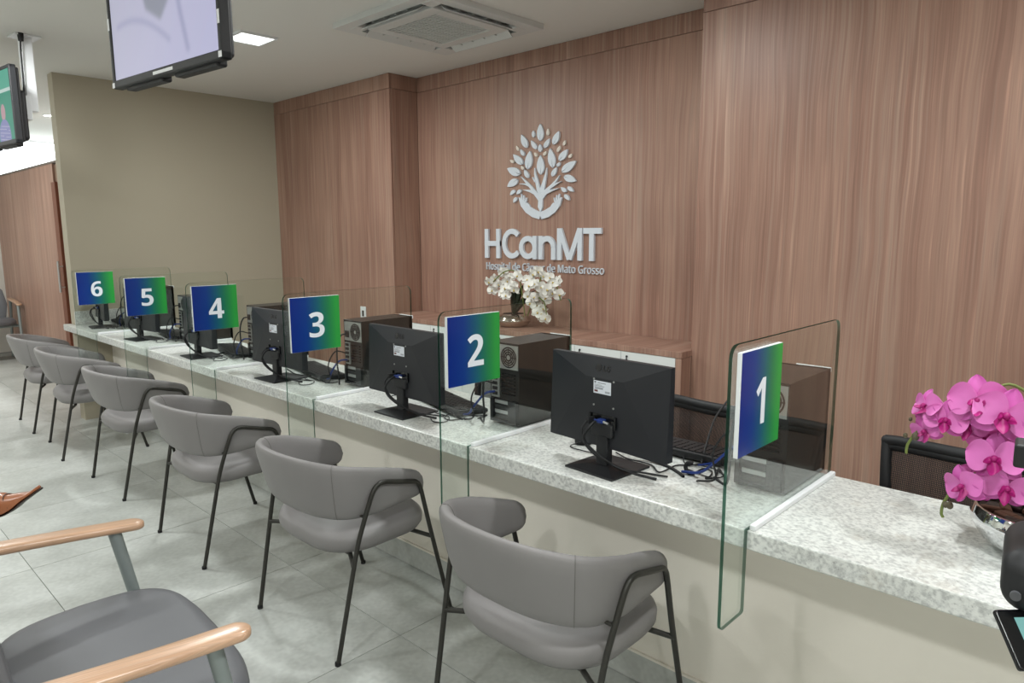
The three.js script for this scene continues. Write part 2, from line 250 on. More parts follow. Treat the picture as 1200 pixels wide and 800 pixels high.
function television(label, pos, turn, map, poleX, stickers) {
  const t = thing('hanging_television', label, 'television', pos, turn, 'televisions hung from the ceiling');   // origin: centre of the bottom edge, screen towards +z
  const w = 0.74, h = 0.44;
  mesh('bezel', [rspan(-w / 2, w / 2, 0, 0.028, -0.03, 0.006, 0.006), rspan(-w / 2, w / 2, h - 0.02, h, -0.03, 0.006, 0.006), rspan(-w / 2, -w / 2 + 0.02, 0, h, -0.03, 0.006, 0.006), rspan(w / 2 - 0.02, w / 2, 0, h, -0.03, 0.006, 0.006)], BLACK, t);
  mesh('screen', new THREE.PlaneGeometry(w - 0.038, h - 0.046).translate(0, h / 2 + 0.004, 0.001), new THREE.MeshStandardMaterial({ color: 0x050505, roughness: 0.5, emissive: 0xffffff, emissiveMap: map, emissiveIntensity: 0.46 }), t);
  mesh('back_housing', [rspan(-w / 2 + 0.015, w / 2 - 0.015, 0.01, h - 0.01, -0.05, -0.02, 0.012), rspan(-w / 2 + 0.09, w / 2 - 0.09, 0.03, h - 0.12, -0.1, -0.04, 0.02), rspan(-0.31, -0.04, -0.01, 0.02, -0.05, -0.012, 0.008), rspan(0.04, 0.31, -0.01, 0.02, -0.05, -0.012, 0.008)], BLACK, t);
  mesh('ceiling_pole', [rspan(poleX - 0.03, poleX + 0.03, 0.22, CEIL - pos[1] - 0.004, -0.2, -0.14, 0.006), rspan(poleX - 0.09, poleX + 0.09, 0.16, 0.3, -0.142, -0.1, 0.004), rspan(poleX - 0.07, poleX + 0.07, CEIL - pos[1] - 0.012, CEIL - pos[1], -0.24, -0.1, 0.004)], WHITE_PLASTIC, t);
  mesh('power_cable', tube([[poleX + 0.06, CEIL - pos[1] - 0.01, -0.13], [poleX + 0.055, CEIL - pos[1] - 0.12, -0.125], [poleX + 0.05, 0.3, -0.12], [poleX + 0.02, 0.24, -0.1]], 0.005, 24, 6), RUBBER, t);
  mesh('cable_plug', rod([poleX + 0.06, CEIL - pos[1] - 0.045, -0.13], [poleX + 0.06, CEIL - pos[1], -0.13], 0.014, 0.018), RUBBER, t);
  if (stickers) for (const [x0, x1, y0, y1] of stickers) mesh('white_sticker', span(x0, x1, y0, y1, 0.006, 0.0068), WHITE_PLASTIC, t);
}
const sheetsMap = canvas(512, 320, (x, w, h) => { const g = x.createLinearGradient(0, 0, w, h); g.addColorStop(0, '#cfcfe4'); g.addColorStop(0.5, '#d3d2ee'); g.addColorStop(1, '#cdcdf0'); x.fillStyle = g; x.fillRect(0, 0, w, h); x.filter = 'blur(6px)'; x.fillStyle = 'rgba(150,155,168,0.8)'; x.beginPath(); x.moveTo(170, 90); x.lineTo(300, 60); x.lineTo(330, 130); x.lineTo(260, 200); x.lineTo(190, 160); x.fill(); x.fillStyle = 'rgba(120,124,140,0.8)'; x.fillRect(190, 70, 70, 22); x.strokeStyle = 'rgba(172,174,208,0.9)'; x.lineWidth = 14; x.beginPath(); x.moveTo(330, 60); x.lineTo(352, 190); x.lineTo(380, 300); x.stroke(); x.strokeStyle = 'rgba(182,184,216,0.9)'; x.lineWidth = 12; x.beginPath(); x.moveTo(30, 180); x.quadraticCurveTo(160, 150, 300, 260); x.stroke(); });
const tealMap = canvas(512, 320, (x, w, h) => { x.fillStyle = '#2f9a80'; x.fillRect(0, 0, w, h); x.fillStyle = '#55b59c'; x.fillRect(300, 0, 212, 90); x.fillStyle = '#cfe6df'; x.fillRect(250, 84, 262, 16); x.fillStyle = '#c8a0a8'; x.beginPath(); x.ellipse(395, 190, 26, 40, 0, 0, 7); x.fill(); x.fillStyle = '#8d90c4'; x.beginPath(); x.ellipse(395, 300, 70, 80, 0, 0, 7); x.fill(); x.fillStyle = '#e6e6f2'; for (let i = 0; i < 60; i++) x.fillRect(335 + (i * 37) % 120, 240 + (i * 53) % 80, 4, 4); });
{
  const b = at(134, 105, 'y', 1.975), c = at(263, 68, 'y', 1.975), m = b.clone().add(c).multiplyScalar(0.5);
  television('hanging television showing a pale lilac picture', [m.x, 1.975, m.z], -Math.atan2(c.z - b.z, c.x - b.x), sheetsMap, 0, [[-0.062, 0.072, 0.008, 0.018], [-0.37, -0.352, 0.002, 0.02], [0.352, 0.37, 0.004, 0.022], [-0.369, -0.357, 0.2, 0.24], [0.357, 0.369, 0.1, 0.14], [-0.369, -0.357, 0.34, 0.4]]);
  const e = at(12, 167, 'y', 1.975);
  television('hanging television showing a teal picture, on a white ceiling pole', [e.x - 0.37, 1.975, e.z], -Math.atan2(c.z - b.z, c.x - b.x), tealMap, 0.13);
}

// ------------------------------------------------------------------ reception counter
{
  const c = thing('reception_counter', 'long granite-topped reception counter with a beige front', 'counter');
  const sh = new THREE.Shape(); // plan, y of the shape = -z
  const xr = 2.6; sh.moveTo(XL - 0.125, 0); sh.lineTo(xr, 0); sh.lineTo(xr, 0.53); sh.lineTo(XL + 0.001, 0.53); sh.lineTo(XL + 0.001, 0.052); sh.lineTo(XL - 0.125, 0.052); sh.closePath();
  let top = new THREE.ExtrudeGeometry(sh, { depth: 0.04, bevelEnabled: true, bevelThickness: 0.004, bevelSize: 0.004, bevelOffset: -0.004, bevelSegments: 2 }).rotateX(-Math.PI / 2).translate(0, 0.716, 0);
  mesh('granite_top', metreUV(top), GRANITE, c);
  tag(mesh('granite_upstand', metreUV(rspan(XL + 0.001, XL + 0.021, TOP, TOP + 0.105, -0.5, -0.05, 0.002)), GRANITE), 'short granite upstand where the counter meets the beige wall', 'upstand');
  mesh('front_panel', metreUV(span(XL + 0.002, xr - 0.02, 0.1, 0.712, -0.34, -0.292)), BEIGE_LIGHT, c);
  mesh('skirting', metreUV(span(XL + 0.002, xr - 0.02, 0.002, 0.1, -0.335, -0.286)), new THREE.MeshPhysicalMaterial({ map: tileMap, roughness: 0.3 }), c);
  mesh('skirting_lip', span(XL + 0.002, xr - 0.02, 0.1, 0.108, -0.34, -0.284), BEIGE_LIGHT, c);
}
function signMap(n) { return canvas(512, 512, (x, w, h) => { const g = x.createLinearGradient(0, 0, w, 0); g.addColorStop(0, '#0d2b82'); g.addColorStop(0.3, '#0f3a86'); g.addColorStop(0.55, '#185f72'); g.addColorStop(0.76, '#237f50'); g.addColorStop(0.92, '#2e9d44'); g.addColorStop(1, '#2e9d44'); x.fillStyle = g; x.fillRect(0, 0, w, h); x.fillStyle = '#eef3fb'; x.font = 'bold 330px sans-serif'; x.textAlign = 'center'; x.textBaseline = 'middle'; x.fillText(String(n), w * 0.52, h * 0.53); }); }
const paneOutline = () => { const s = new THREE.Shape(), r = 0.035, zf = 0.12, zb = -0.527, yt = 1.213; // shape x = -z so the shape faces +x after rotation
  const P = (z, y) => [-z, y]; s.moveTo(...P(0.004, 0.757)); s.lineTo(...P(0.004, 0.565)); s.quadraticCurveTo(...P(0.004, 0.555), ...P(0.014, 0.555)); s.lineTo(...P(zf - 0.018, 0.555)); s.quadraticCurveTo(...P(zf, 0.555), ...P(zf, 0.575)); s.lineTo(...P(zf, yt - r)); s.quadraticCurveTo(...P(zf, yt), ...P(zf - r, yt)); s.lineTo(...P(zb + r, yt)); s.quadraticCurveTo(...P(zb, yt), ...P(zb, yt - r)); s.lineTo(...P(zb, TOP + 0.002)); s.lineTo(...P(0.004, TOP + 0.002)); s.closePath(); return s; };
const paneFaces = (() => { const s = paneOutline(), a = new THREE.ShapeGeometry(s, 8), b = new THREE.ShapeGeometry(s, 8); a.translate(0, 0, 0.004); b.rotateY(Math.PI).scale(-1, 1, 1).translate(0, 0, -0.004); const bi = b.index.array; const f = g => { g.rotateY(Math.PI / 2); return g; };
  // second face: mirrored copy with its winding turned
  const b2 = new THREE.ShapeGeometry(s, 8).translate(0, 0, -0.004), ix = b2.index.array; for (let i = 0; i < ix.length; i += 3) { const t = ix[i]; ix[i] = ix[i + 1]; ix[i + 1] = t; } const nn = b2.attributes.normal; for (let i = 0; i < nn.count; i++) nn.setXYZ(i, 0, 0, -1);
  return merge([f(a), f(b2)]); })();
const paneEdge = (() => { const pts = paneOutline().getPoints(8), n = pts.length, pos = [], nor = [], idx = []; for (let i = 0; i < n; i++) { const p = pts[i], q = pts[(i + 1) % n], dx = q.x - p.x, dy = q.y - p.y, l = Math.hypot(dx, dy); if (l < 1e-6) continue; const k = pos.length / 3; for (const [v, s] of [[p, 1], [q, 1], [q, -1], [p, -1]]) { pos.push(v.x, v.y, s * 0.004); nor.push(dy / l, -dx / l, 0); } idx.push(k, k + 1, k + 2, k, k + 2, k + 3); } const g = new THREE.BufferGeometry(); g.setAttribute('position', new THREE.Float32BufferAttribute(pos, 3)); g.setAttribute('normal', new THREE.Float32BufferAttribute(nor, 3)); g.setIndex(idx); return plain(g).rotateY(Math.PI / 2); })();
for (let i = 0; i < 6; i++) {
  const x = -i * PITCH, t = thing('glass_screen', `clear glass divider carrying the sign numbered ${ordinal[i]}`, 'glass divider', [x, 0, 0], 0, 'glass dividers on the counter');
  mesh('pane', paneFaces, GLASS, t); mesh('polished_edge', paneEdge, GLASS_EDGE, t);
  mesh('base_channel', [rspan(0.0045, 0.019, TOP, TOP + 0.014, -0.525, -0.004, 0.003)], SILICONE, t).userData.label = 'white sealant strip';
  const s = thing('number_sign', `blue to green square sign with a white number ${ordinal[i]}`, 'sign', [x + 0.0045, i ? 0.972 : 0.96, 0.098], 0, 'number signs on the glass dividers'); // base: front lower corner
  const sw = i ? 0.23 : 0.21, shh = i ? 0.224 : 0.236;
  mesh('sign_board', rspan(0, 0.011, 0, shh, -sw, 0, 0.001, 1), WHITE_PLASTIC, s);
  mesh('printed_face', new THREE.PlaneGeometry(sw - 0.001, shh - 0.001).rotateY(Math.PI / 2).translate(0.0114, shh / 2, -sw / 2), new THREE.MeshPhysicalMaterial({ map: signMap(i + 1), roughness: 0.28 }), s);
}

// ------------------------------------------------------------------ monitors, towers, keyboards
const labelMap = canvas(256, 160, (x, w, h) => { x.fillStyle = '#d9dee6'; x.fillRect(0, 0, w, h); x.fillStyle = '#3a3f48'; x.fillRect(12, 14, 26, 16); x.fillRect(60, 24, 120, 6); x.fillStyle = '#6a7078'; for (let i = 0; i < 3; i++) x.fillRect(14, 48 + i * 14, 110 + (i * 37) % 50, 5); x.fillStyle = '#2a2e36'; x.fillRect(20, 92, 120, 10); x.fillStyle = '#6a3a3a'; x.fillRect(14, 116, 50, 26); x.fillStyle = '#4a4f58'; for (let i = 0; i < 14; i++) x.fillRect(170 + i * 5, 118, 2 + i % 2, 26); });
const LABEL = new THREE.MeshStandardMaterial({ map: labelMap, roughness: 0.6 });
const font = await new FontLoader().loadAsync('fonts/droid/droid_sans_bold.typeface.json');
const fontRegular = await new FontLoader().loadAsync('fonts/droid/droid_sans_regular.typeface.json');
function textGeo(s, size, depth, f = font) { const g = new TextGeometry(s, { font: f, size, depth, curveSegments: 4, bevelEnabled: false }); return g; }
// monitor: back towards +z; origin at the centre of its foot
const monitorPanelBack = (() => { // back shell with a flat facet running along the top
  const w = 0.22, y0 = 0.066, y1 = 0.332, zf = -0.012, zb = 0.016;
  const pts = { a: [-w, y0, zf], b: [w, y0, zf], c: [w, y1, zf], d: [-w, y1, zf], e: [-w, y0, zb + 0.0015], f: [w, y0, zb + 0.0015], g: [w, y1, zb - 0.009], h: [-w, y1, zb - 0.009], i: [-0.07, y1 - 0.06, zb + 0.006], j: [0.07, y1 - 0.06, zb + 0.006], k: [-0.2, y0, zb + 0.004], l: [0.2, y0, zb + 0.004] };
  const q = [], quad = (...n) => { for (let i = 1; i + 1 < n.length; i++) q.push(...pts[n[0]], ...pts[n[i]], ...pts[n[i + 1]]); };
  quad('a', 'd', 'c', 'b'); quad('a', 'b', 'f', 'l', 'k', 'e'); quad('d', 'h', 'g', 'c'); quad('a', 'e', 'h', 'd'); quad('b', 'c', 'g', 'f'); quad('i', 'j', 'g', 'h'); quad('k', 'l', 'j', 'i'); quad('e', 'k', 'i', 'h'); quad('l', 'f', 'g', 'j');
  const g = new THREE.BufferGeometry(); g.setAttribute('position', new THREE.Float32BufferAttribute(q, 3)); g.computeVertexNormals(); return plain(g); })();
function makeMonitor(pos, turn, label) {
  const t = thing('computer_monitor', label, 'monitor', pos, turn, 'monitors along the counter');
  mesh('housing', monitorPanelBack, MON, t);
  mesh('screen', rspan(-0.217, 0.217, 0.072, 0.328, -0.016, -0.0115, 0.002, 1), BLACK_GLOSS, t);
  const lg = mesh('maker_logo', [new THREE.CylinderGeometry(0.0085, 0.0085, 0.001, 24).rotateX(Math.PI / 2), textGeo('LG', 0.0135, 0.001).translate(0.0115, -0.0068, -0.0005)], MON_LOGO, t); lg.position.set(-0.026, 0.3015, 0.0153); lg.rotation.x = -0.245; lg.scale.set(1.3, 1.3, 1);
  mesh('rating_label', new THREE.PlaneGeometry(0.066, 0.038).translate(-0.006, 0.245, 0.0225), LABEL, t);
  mesh('mount_screw', [[-0.037, 0.268], [0.037, 0.268], [-0.037, 0.19], [0.037, 0.19]].map(([x, y]) => new THREE.CylinderGeometry(0.003, 0.003, 0.002, 12).rotateX(Math.PI / 2).translate(x, y, 0.0228)), ZINC, t);
  mesh('port_recess', [span(-0.05, 0.05, 0.128, 0.165, 0.0222, 0.0228), span(-0.05, -0.044, 0.128, 0.165, 0.0222, 0.028), span(0.044, 0.05, 0.128, 0.165, 0.0222, 0.028)], BLACK_GLOSS, t);
  mesh('video_plug', [rspan(-0.012, 0.012, 0.142, 0.154, 0.022, 0.04, 0.003), rod([-0.012, 0.148, 0.034], [-0.024, 0.148, 0.034], 0.003)], BLUE_PLUG, t);
  mesh('plug_screw', [rod([0.016, 0.15, 0.04], [0.034, 0.147, 0.04], 0.004)], STEEL, t);
  mesh('power_plug', [rspan(-0.045, -0.03, 0.136, 0.154, 0.022, 0.052, 0.003)], RUBBER, t);
  mesh('neck', [rspan(-0.021, 0.021, 0.004, 0.14, 0.002, 0.03, 0.004), rspan(-0.04, 0.04, 0.1, 0.14, 0.012, 0.032, 0.006)], BLACK, t);
  mesh('foot', [loft([[[-0.09, -0.088], [0.09, -0.088], [0.09, 0.088], [-0.09, 0.088]].map(([x, z]) => V(x, 0, z)), [[-0.09, -0.088], [0.09, -0.088], [0.09, 0.088], [-0.09, 0.088]].map(([x, z]) => V(x, 0.006, z)), [[-0.03, -0.02], [0.03, -0.02], [0.03, 0.034], [-0.03, 0.034]].map(([x, z]) => V(x, 0.016, z))]).toNonIndexed()].map(g => { g.computeVertexNormals(); return g; }), BLACK, t);
  mesh('video_cable', tube([[-0.01, 0.148, 0.046], [-0.012, 0.135, 0.07], [-0.03, 0.1, 0.075], [-0.01, 0.06, 0.06], [0.05, 0.024, 0.03], [0.11, 0.01, 0.01], [0.17, 0.005, -0.01]], 0.0042, 48, 7), RUBBER, t);
  mesh('power_cable', tube([[-0.038, 0.145, 0.052], [-0.045, 0.12, 0.066], [-0.03, 0.08, 0.06], [0.03, 0.04, 0.045], [0.07, 0.012, 0.005], [0.12, 0.005, -0.03], [0.18, 0.005, -0.05]], 0.003, 48, 6), RUBBER, t);
  return t;
}
const monSpots = [[-0.505, -0.142, -0.064], [-1.468, -0.137, 0], [-2.435, -0.125, 0.05], [-3.35, -0.125, -0.05], [-4.31, -0.14, 0.1], [-5.2, -0.16, -0.15]];
monSpots.forEach(([x, z, a], i) => makeMonitor([x, TOP, z], a, `black computer monitor on the desk beside sign ${ordinal[i]}`));

const fanRings = (() => { const l = []; for (const r of [0.012, 0.02, 0.028, 0.036]) l.push(new THREE.RingGeometry(r - 0.0026, r + 0.0026, 28)); return l; })();
function makeTower(pos, label) { // rear panel towards +z; origin: middle of the rear bottom edge
  const t = thing('computer_tower', label, 'computer', pos, 0, 'computer towers on the counter');
  const w = 0.142, h = 0.305, d = 0.285;
  mesh('case_shell', [rspan(-w / 2, w / 2, h - 0.004, h, -d, 0, 0.002, 1), rspan(-w / 2, -w / 2 + 0.003, 0.006, h, -d, 0, 0.001, 1), rspan(w / 2 - 0.003, w / 2, 0.006, h, -d, 0, 0.001, 1), span(-w / 2, w / 2, 0.006, 0.01, -d, -0.002), span(-w / 2, w / 2, 0.006, h, -d, -d + 0.02), span(-w / 2 + 0.003, w / 2 - 0.003, 0.01, h - 0.004, -0.02, -0.004)], CASE, t);
  mesh('front_bezel', rspan(-0.03, w / 2, h - 0.012, h + 0.003, -d - 0.006, -d, 0.002, 1), WHITE_PLASTIC, t);
  mesh('power_supply_plate', span(-w / 2 + 0.006, w / 2 - 0.004, h - 0.095, h - 0.008, -0.004, 0.001), ZINC, t);
  const gr = mesh('fan_grille', [...fanRings.map(g => g.clone()), ...[0, 1, 2, 3].map(k => new THREE.PlaneGeometry(0.078, 0.003).rotateZ(k * Math.PI / 4))].map(g => g.translate(0.022, h - 0.052, 0.0022)), BLACK, t);
  mesh('fan_hub', new THREE.CylinderGeometry(0.008, 0.008, 0.002, 20).rotateX(Math.PI / 2).translate(0.022, h - 0.052, 0.0022), ZINC, t);
  mesh('power_socket', rspan(-0.056, -0.03, h - 0.08, h - 0.05, 0, 0.006, 0.002), RUBBER, t);
  mesh('port_plate', span(-w / 2 + 0.006, -w / 2 + 0.044, 0.1, h - 0.105, -0.004, 0.001), ZINC, t);
  mesh('port', [0, 1, 2, 3, 4].map(k => rspan(-w / 2 + 0.012, -w / 2 + 0.036, 0.108 + k * 0.019, 0.12 + k * 0.019, 0, 0.004, 0.001, 1)), [BLUE_PLUG, RUBBER][0] && RUBBER, t);
  for (let k = 0; k < 4; k++) mesh('slot_cover', rspan(-w / 2 + 0.022, w / 2 - 0.052, 0.024 + k * 0.018, 0.037 + k * 0.018, -0.004, 0.0015, 0.001, 1), k % 2 ? STEEL : BLACK, t);
  mesh('slot_frame', [span(w / 2 - 0.048, w / 2 - 0.008, 0.018, 0.095, -0.004, 0.008), span(-w / 2 + 0.004, -w / 2 + 0.016, 0.018, 0.095, -0.004, 0.008), span(-w / 2 + 0.004, w / 2 - 0.008, 0.01, 0.02, -0.004, 0.008)], BLACK, t);
  mesh('vent', Array.from({ length: 7 }, (_, k) => span(-0.015, 0.05, 0.115 + k * 0.012, 0.12 + k * 0.012, -0.004, 0.0012)), BLACK_GLOSS, t);
  for (const x of [-0.05, 0.05]) for (const z of [-0.03, -d + 0.03]) mesh('foot', new THREE.CylinderGeometry(0.009, 0.009, 0.008, 14).translate(x, 0.004, z), RUBBER, t);
  mesh('power_cord', tube([[-0.043, h - 0.065, 0.006], [-0.045, h - 0.07, 0.035], [-0.055, h - 0.12, 0.05], [-0.062, h - 0.2, 0.048], [-0.066, 0.05, 0.04], [-0.08, 0.006, 0.03], [-0.13, 0.005, 0.0]], 0.0038, 40, 6), RUBBER, t);
  mesh('video_lead', tube([[-w / 2 + 0.024, 0.12, 0.004], [-w / 2 + 0.01, 0.115, 0.04], [-w / 2 - 0.04, 0.06, 0.05], [-w / 2 - 0.09, 0.02, 0.03], [-w / 2 - 0.15, 0.006, 0.02]], 0.0042, 40, 6), BLUE_PLUG, t);
  mesh('network_lead', tube([[-w / 2 + 0.024, 0.15, 0.004], [-w / 2 - 0.0, 0.16, 0.05], [-w / 2 - 0.03, 0.1, 0.07], [-w / 2 - 0.02, 0.03, 0.07], [-w / 2 - 0.08, 0.005, 0.06]], 0.003, 40, 6), RUBBER, t);
  return t;
}
for (let i = 0; i < 6; i++) makeTower([-i * PITCH - 0.022 - 0.071, TOP, -0.265], `black computer tower against the glass divider with sign ${ordinal[i]}`);

const keyGeo = (() => { const l = []; for (let r = 0; r < 6; r++) { const n = 19; for (let k = 0; k < n; k++) { if (r === 0 && k > 5 && k < 12) { if (k === 6) l.push(rbox(0.12, 0.008, 0.015, 0.001, -0.218 + 8.5 * 0.0232, 0.02, 0.052, 1)); continue; } l.push(box(0.0185, 0.008, 0.0155, -0.209 + k * 0.0232, 0.02 + r * 0.0015, 0.052 - r * 0.0202)); } } return merge(l); })();
const kbGeo = (() => { const g = rbox(0.448, 0.016, 0.142, 0.006, 0, 0.012, 0); const p = g.attributes.position; for (let i = 0; i < p.count; i++) p.setY(i, p.getY(i) + Math.max(0, (0.07 - p.getZ(i)) * 0.07) * (p.getY(i) > 0.01 ? 1 : 0.3)); return g; })();
function makeKeyboard(x, z, turn, label) {
  const t = thing('keyboard', label, 'keyboard', [x, TOP, z], turn, 'keyboards on the counter');   // keys typed from -z side
  const b = mesh('key_tray', kbGeo, RUBBER, t); b.rotation.y = Math.PI; const k = mesh('keys', keyGeo, BLACK, t); k.rotation.y = Math.PI;
  mesh('keyboard_cable', tube([[0.1, 0.012, 0.07], [0.13, 0.006, 0.11], [0.2, 0.004, 0.09], [0.26, 0.004, 0.13], [0.24, 0.004, 0.17], [0.16, 0.004, 0.15]], 0.002, 50, 6), RUBBER, t);
}
[[-0.475, -0.425, 0.02], [-1.455, -0.335, -0.26], [-2.42, -0.32, -0.2], [-3.33, -0.32, -0.22], [-4.28, -0.34, -0.15], [-5.23, -0.36, 0]].forEach(([x, z, a], i) => makeKeyboard(x, z, a, `black keyboard behind the monitor beside sign ${ordinal[i]}`));
function makeMouse(x, z, turn, label) {
  const t = thing('computer_mouse', label, 'mouse', [x, TOP, z], turn);
  const rings = [0, 0.35, 0.75, 1].map((k, i) => outline(0.031 * [1, 1.02, 0.85, 0.4][i], 0.055 * [1, 1.02, 0.85, 0.45][i], 2.6, 24).map(([a, b]) => V(a, 0.001 + 0.034 * k, b)));
  mesh('mouse_shell', loft(rings), RUBBER, t); mesh('scroll_wheel', new THREE.CylinderGeometry(0.008, 0.008, 0.006, 16).rotateZ(Math.PI / 2).translate(0, 0.03, -0.03), BLACK, t);
  mesh('mouse_cable', tube([[0, 0.012, 0.055], [-0.02, 0.004, 0.09], [0.05, 0.004, 0.12], [0.14, 0.004, 0.14]], 0.002, 30, 6), RUBBER, t);
}
makeMouse(-0.715, -0.31, 0.3, 'black mouse beside the monitor next to sign one');
makeMouse(-1.71, -0.33, 0.2, 'black mouse beside the monitor next to sign two');
// loose cables on the counter
const C = (u, v, y = 0.004) => at(u, v, 'y', TOP + y);
function cable(label, pts, r, mat = RUBBER) { return tag(mesh('loose_cable', tube(pts, r, 90, 6), mat), label, 'cable', 'cables lying on the counter'); }
cable('thick black cable sagging from the monitor beside sign one', [C(716, 522, 0.03), C(735, 530, 0.02), C(757, 537, 0.008), C(780, 545, 0.005), C(793, 552), C(801, 558)], 0.0045);
cable('thin black cable looping beside the foot of the monitor next to sign one', [C(722, 530, 0.006), C(735, 537), C(752, 541), C(764, 545), C(772, 553), C(784, 549), C(793, 545), C(808, 545), C(826, 543, 0.006), C(850, 546, 0.01)], 0.0024);
cable('thin black cable coiled by the glass divider with sign one', [C(816, 553), C(824, 549), C(834, 552), C(832, 558), C(826, 560), C(838, 559), C(842, 549), C(848, 557)], 0.0024);
cable('black cord rising from the counter behind sign one', [C(822, 543, 0.006), C(828, 520, 0.05), C(838, 490, 0.1), C(852, 470, 0.14)], 0.0035);
cable('blue cable lying by the keyboard near sign one', [C(818, 545, 0.012), C(832, 543, 0.012), C(846, 540, 0.014), C(858, 534, 0.014)], 0.0035, BLUE_PLUG);
cable('thin black cable loop in front of sign two', [C(545, 490, 0.004), C(528, 492), C(521, 489), C(527, 485), C(545, 486), C(560, 487), C(571, 486), C(560, 490)], 0.0024);
cable('black cable crossing the counter in front of sign two', [C(512, 476, 0.01), C(523, 480), C(533, 486), C(542, 491)], 0.004);
cable('thin black cables by the foot of the monitor next to sign three', [C(336, 432, 0.02), C(346, 438), C(358, 440), C(372, 444), C(384, 448), C(396, 447)], 0.003);
cable('tangled black cables near sign four', [C(236, 414), C(250, 416), C(262, 413), C(275, 414), C(286, 411), C(296, 415)], 0.004);
cable('tangled black cables near sign five', [C(176, 386, 0.03), C(186, 388, 0.01), C(196, 391), C(206, 388, 0.02), C(214, 394)], 0.006);
cable('tangled black cables near sign six', [C(136, 374, 0.05), C(142, 369, 0.05), C(150, 372, 0.03), C(146, 379), C(158, 380), C(168, 381)], 0.007);
tag(mesh('cable_clip', new THREE.TorusGeometry(0.016, 0.006, 8, 20, 4.2).rotateZ(1.2).translate(0, 0.02, 0), RUBBER), 'black cable clip standing on the counter near sign one', 'clip').position.copy(C(809, 556, 0));

// ------------------------------------------------------------------ wall sideboard with white doors, white orchid
{
  const zf = -1.70, yt = 0.835, x0 = -3.74, x1 = -1.166, t = thing('sideboard', 'low wood-topped sideboard with white doors in the wall recess', 'cabinet', [0, 0, 0]);
  mesh('worktop', metreUV(rspan(x0, x1, yt - 0.034, yt, ZR + 0.002, zf, 0.002)).rotateX(0), WOOD, t);
  mesh('side_panel', metreUV(rspan(x1 - 0.036, x1, 0, yt - 0.036, -1.8, zf, 0.002), 0.6, 0.2), WOOD, t);
  mesh('carcass', [span(x0, x1 - 0.038, 0.002, yt - 0.036, -2.06, zf - 0.022)], WHITE_LACQUER, t);
  const j1 = at(727.5, 409.5, 'z', zf).x, j2 = at(673, 403, 'z', zf).x, p = j1 - j2; let r = x1 - 0.037;
  const edges = [r]; for (let x = j1; x > x0 + 0.1; x -= p) edges.push(x); edges.push(x0 + 0.002);
  for (let i = 0; i + 1 < edges.length; i++) {
    const d = mesh('cabinet_door', rspan(edges[i + 1] + 0.0015, edges[i] - 0.0015, 0.08, yt - 0.036, zf - 0.02, zf - 0.002, 0.001, 1), WHITE_LACQUER, t);
    const lx = edges[i + 1] + 0.04; mesh('lock', [rod([lx, 0.774, zf - 0.002], [lx, 0.774, zf + 0.003], 0.006), rod([lx, 0.752, zf - 0.002], [lx, 0.752, zf + 0.003], 0.007), rspan(lx - 0.0015, lx + 0.0015, 0.745, 0.78, zf, zf + 0.006, 0.0005, 1)], BLACK, d);
  }
}
{ // small white socket plate low on the far panelled door
  const p = at(426.5, 367, 'z', ZD), t = thing('wall_socket', 'small white socket plate on the wood panelling', 'socket', [p.x, p.y, ZD]);
  mesh('plate', rbox(0.075, 0.115, 0.008, 0.003, 0, 0, 0.005), WHITE_PLASTIC, t); mesh('outlet', rbox(0.026, 0.05, 0.006, 0.003, 0, 0, 0.008), BLACK, t);
}
// one orchid flower: petals facing +z, radius about 1
function petalGeo(len, wid, cup, tip = 0.5) { const R = 9, Q = 6, rings = []; for (let i = 0; i <= R; i++) { const t = i / R, w = wid * Math.max(0.02, Math.sin(Math.PI * (0.04 + 0.955 * t) ** (1.15 - tip * 0.5))) ** 0.62; const row = []; for (let j = 0; j <= Q; j++) { const s = j / Q * 2 - 1; row.push(V(s * w, t * len, cup * (0.5 * s * s * w - 0.35 * t * t) + 0.03 * Math.sin(t * 5 + s * 3))); } for (let j = Q; j >= 0; j--) { const p = row[j]; row.push(V(p.x * 0.98, p.y, p.z - 0.03)); } rings.push(row); } return loft(rings, true, true); }
const sepal = petalGeo(1, 0.36, 0.5, 0.4), petalWide = petalGeo(1.02, 0.62, 0.6, 0.1), lipGeo = (() => { const g = petalGeo(0.55, 0.26, -1.4, 0.6); return g; })();
const PINK = new THREE.MeshPhysicalMaterial({ color: 0xee82d2, roughness: 0.6, transmission: 0.25, thickness: 0, side: THREE.DoubleSide }), PINK2 = new THREE.MeshPhysicalMaterial({ color: 0xe06cc4, roughness: 0.6, transmission: 0.25, thickness: 0, side: THREE.DoubleSide });
const MAGENTA = new THREE.MeshPhysicalMaterial({ color: 0xa3126f, roughness: 0.5 }), PETAL_WHITE = new THREE.MeshPhysicalMaterial({ color: 0xebe9e2, roughness: 0.6 }), YELLOWISH = new THREE.MeshStandardMaterial({ color: 0xc9b36a, roughness: 0.6 });
const STEM = new THREE.MeshStandardMaterial({ color: 0x6d7a3d, roughness: 0.6 }), BUD = new THREE.MeshStandardMaterial({ color: 0x56503c, roughness: 0.6 }), LEAF = new THREE.MeshPhysicalMaterial({ color: 0x1e2a1c, roughness: 0.4 });
function place(g, s, rotZ) { return g.clone().scale(s, s, s).rotateZ(rotZ); }
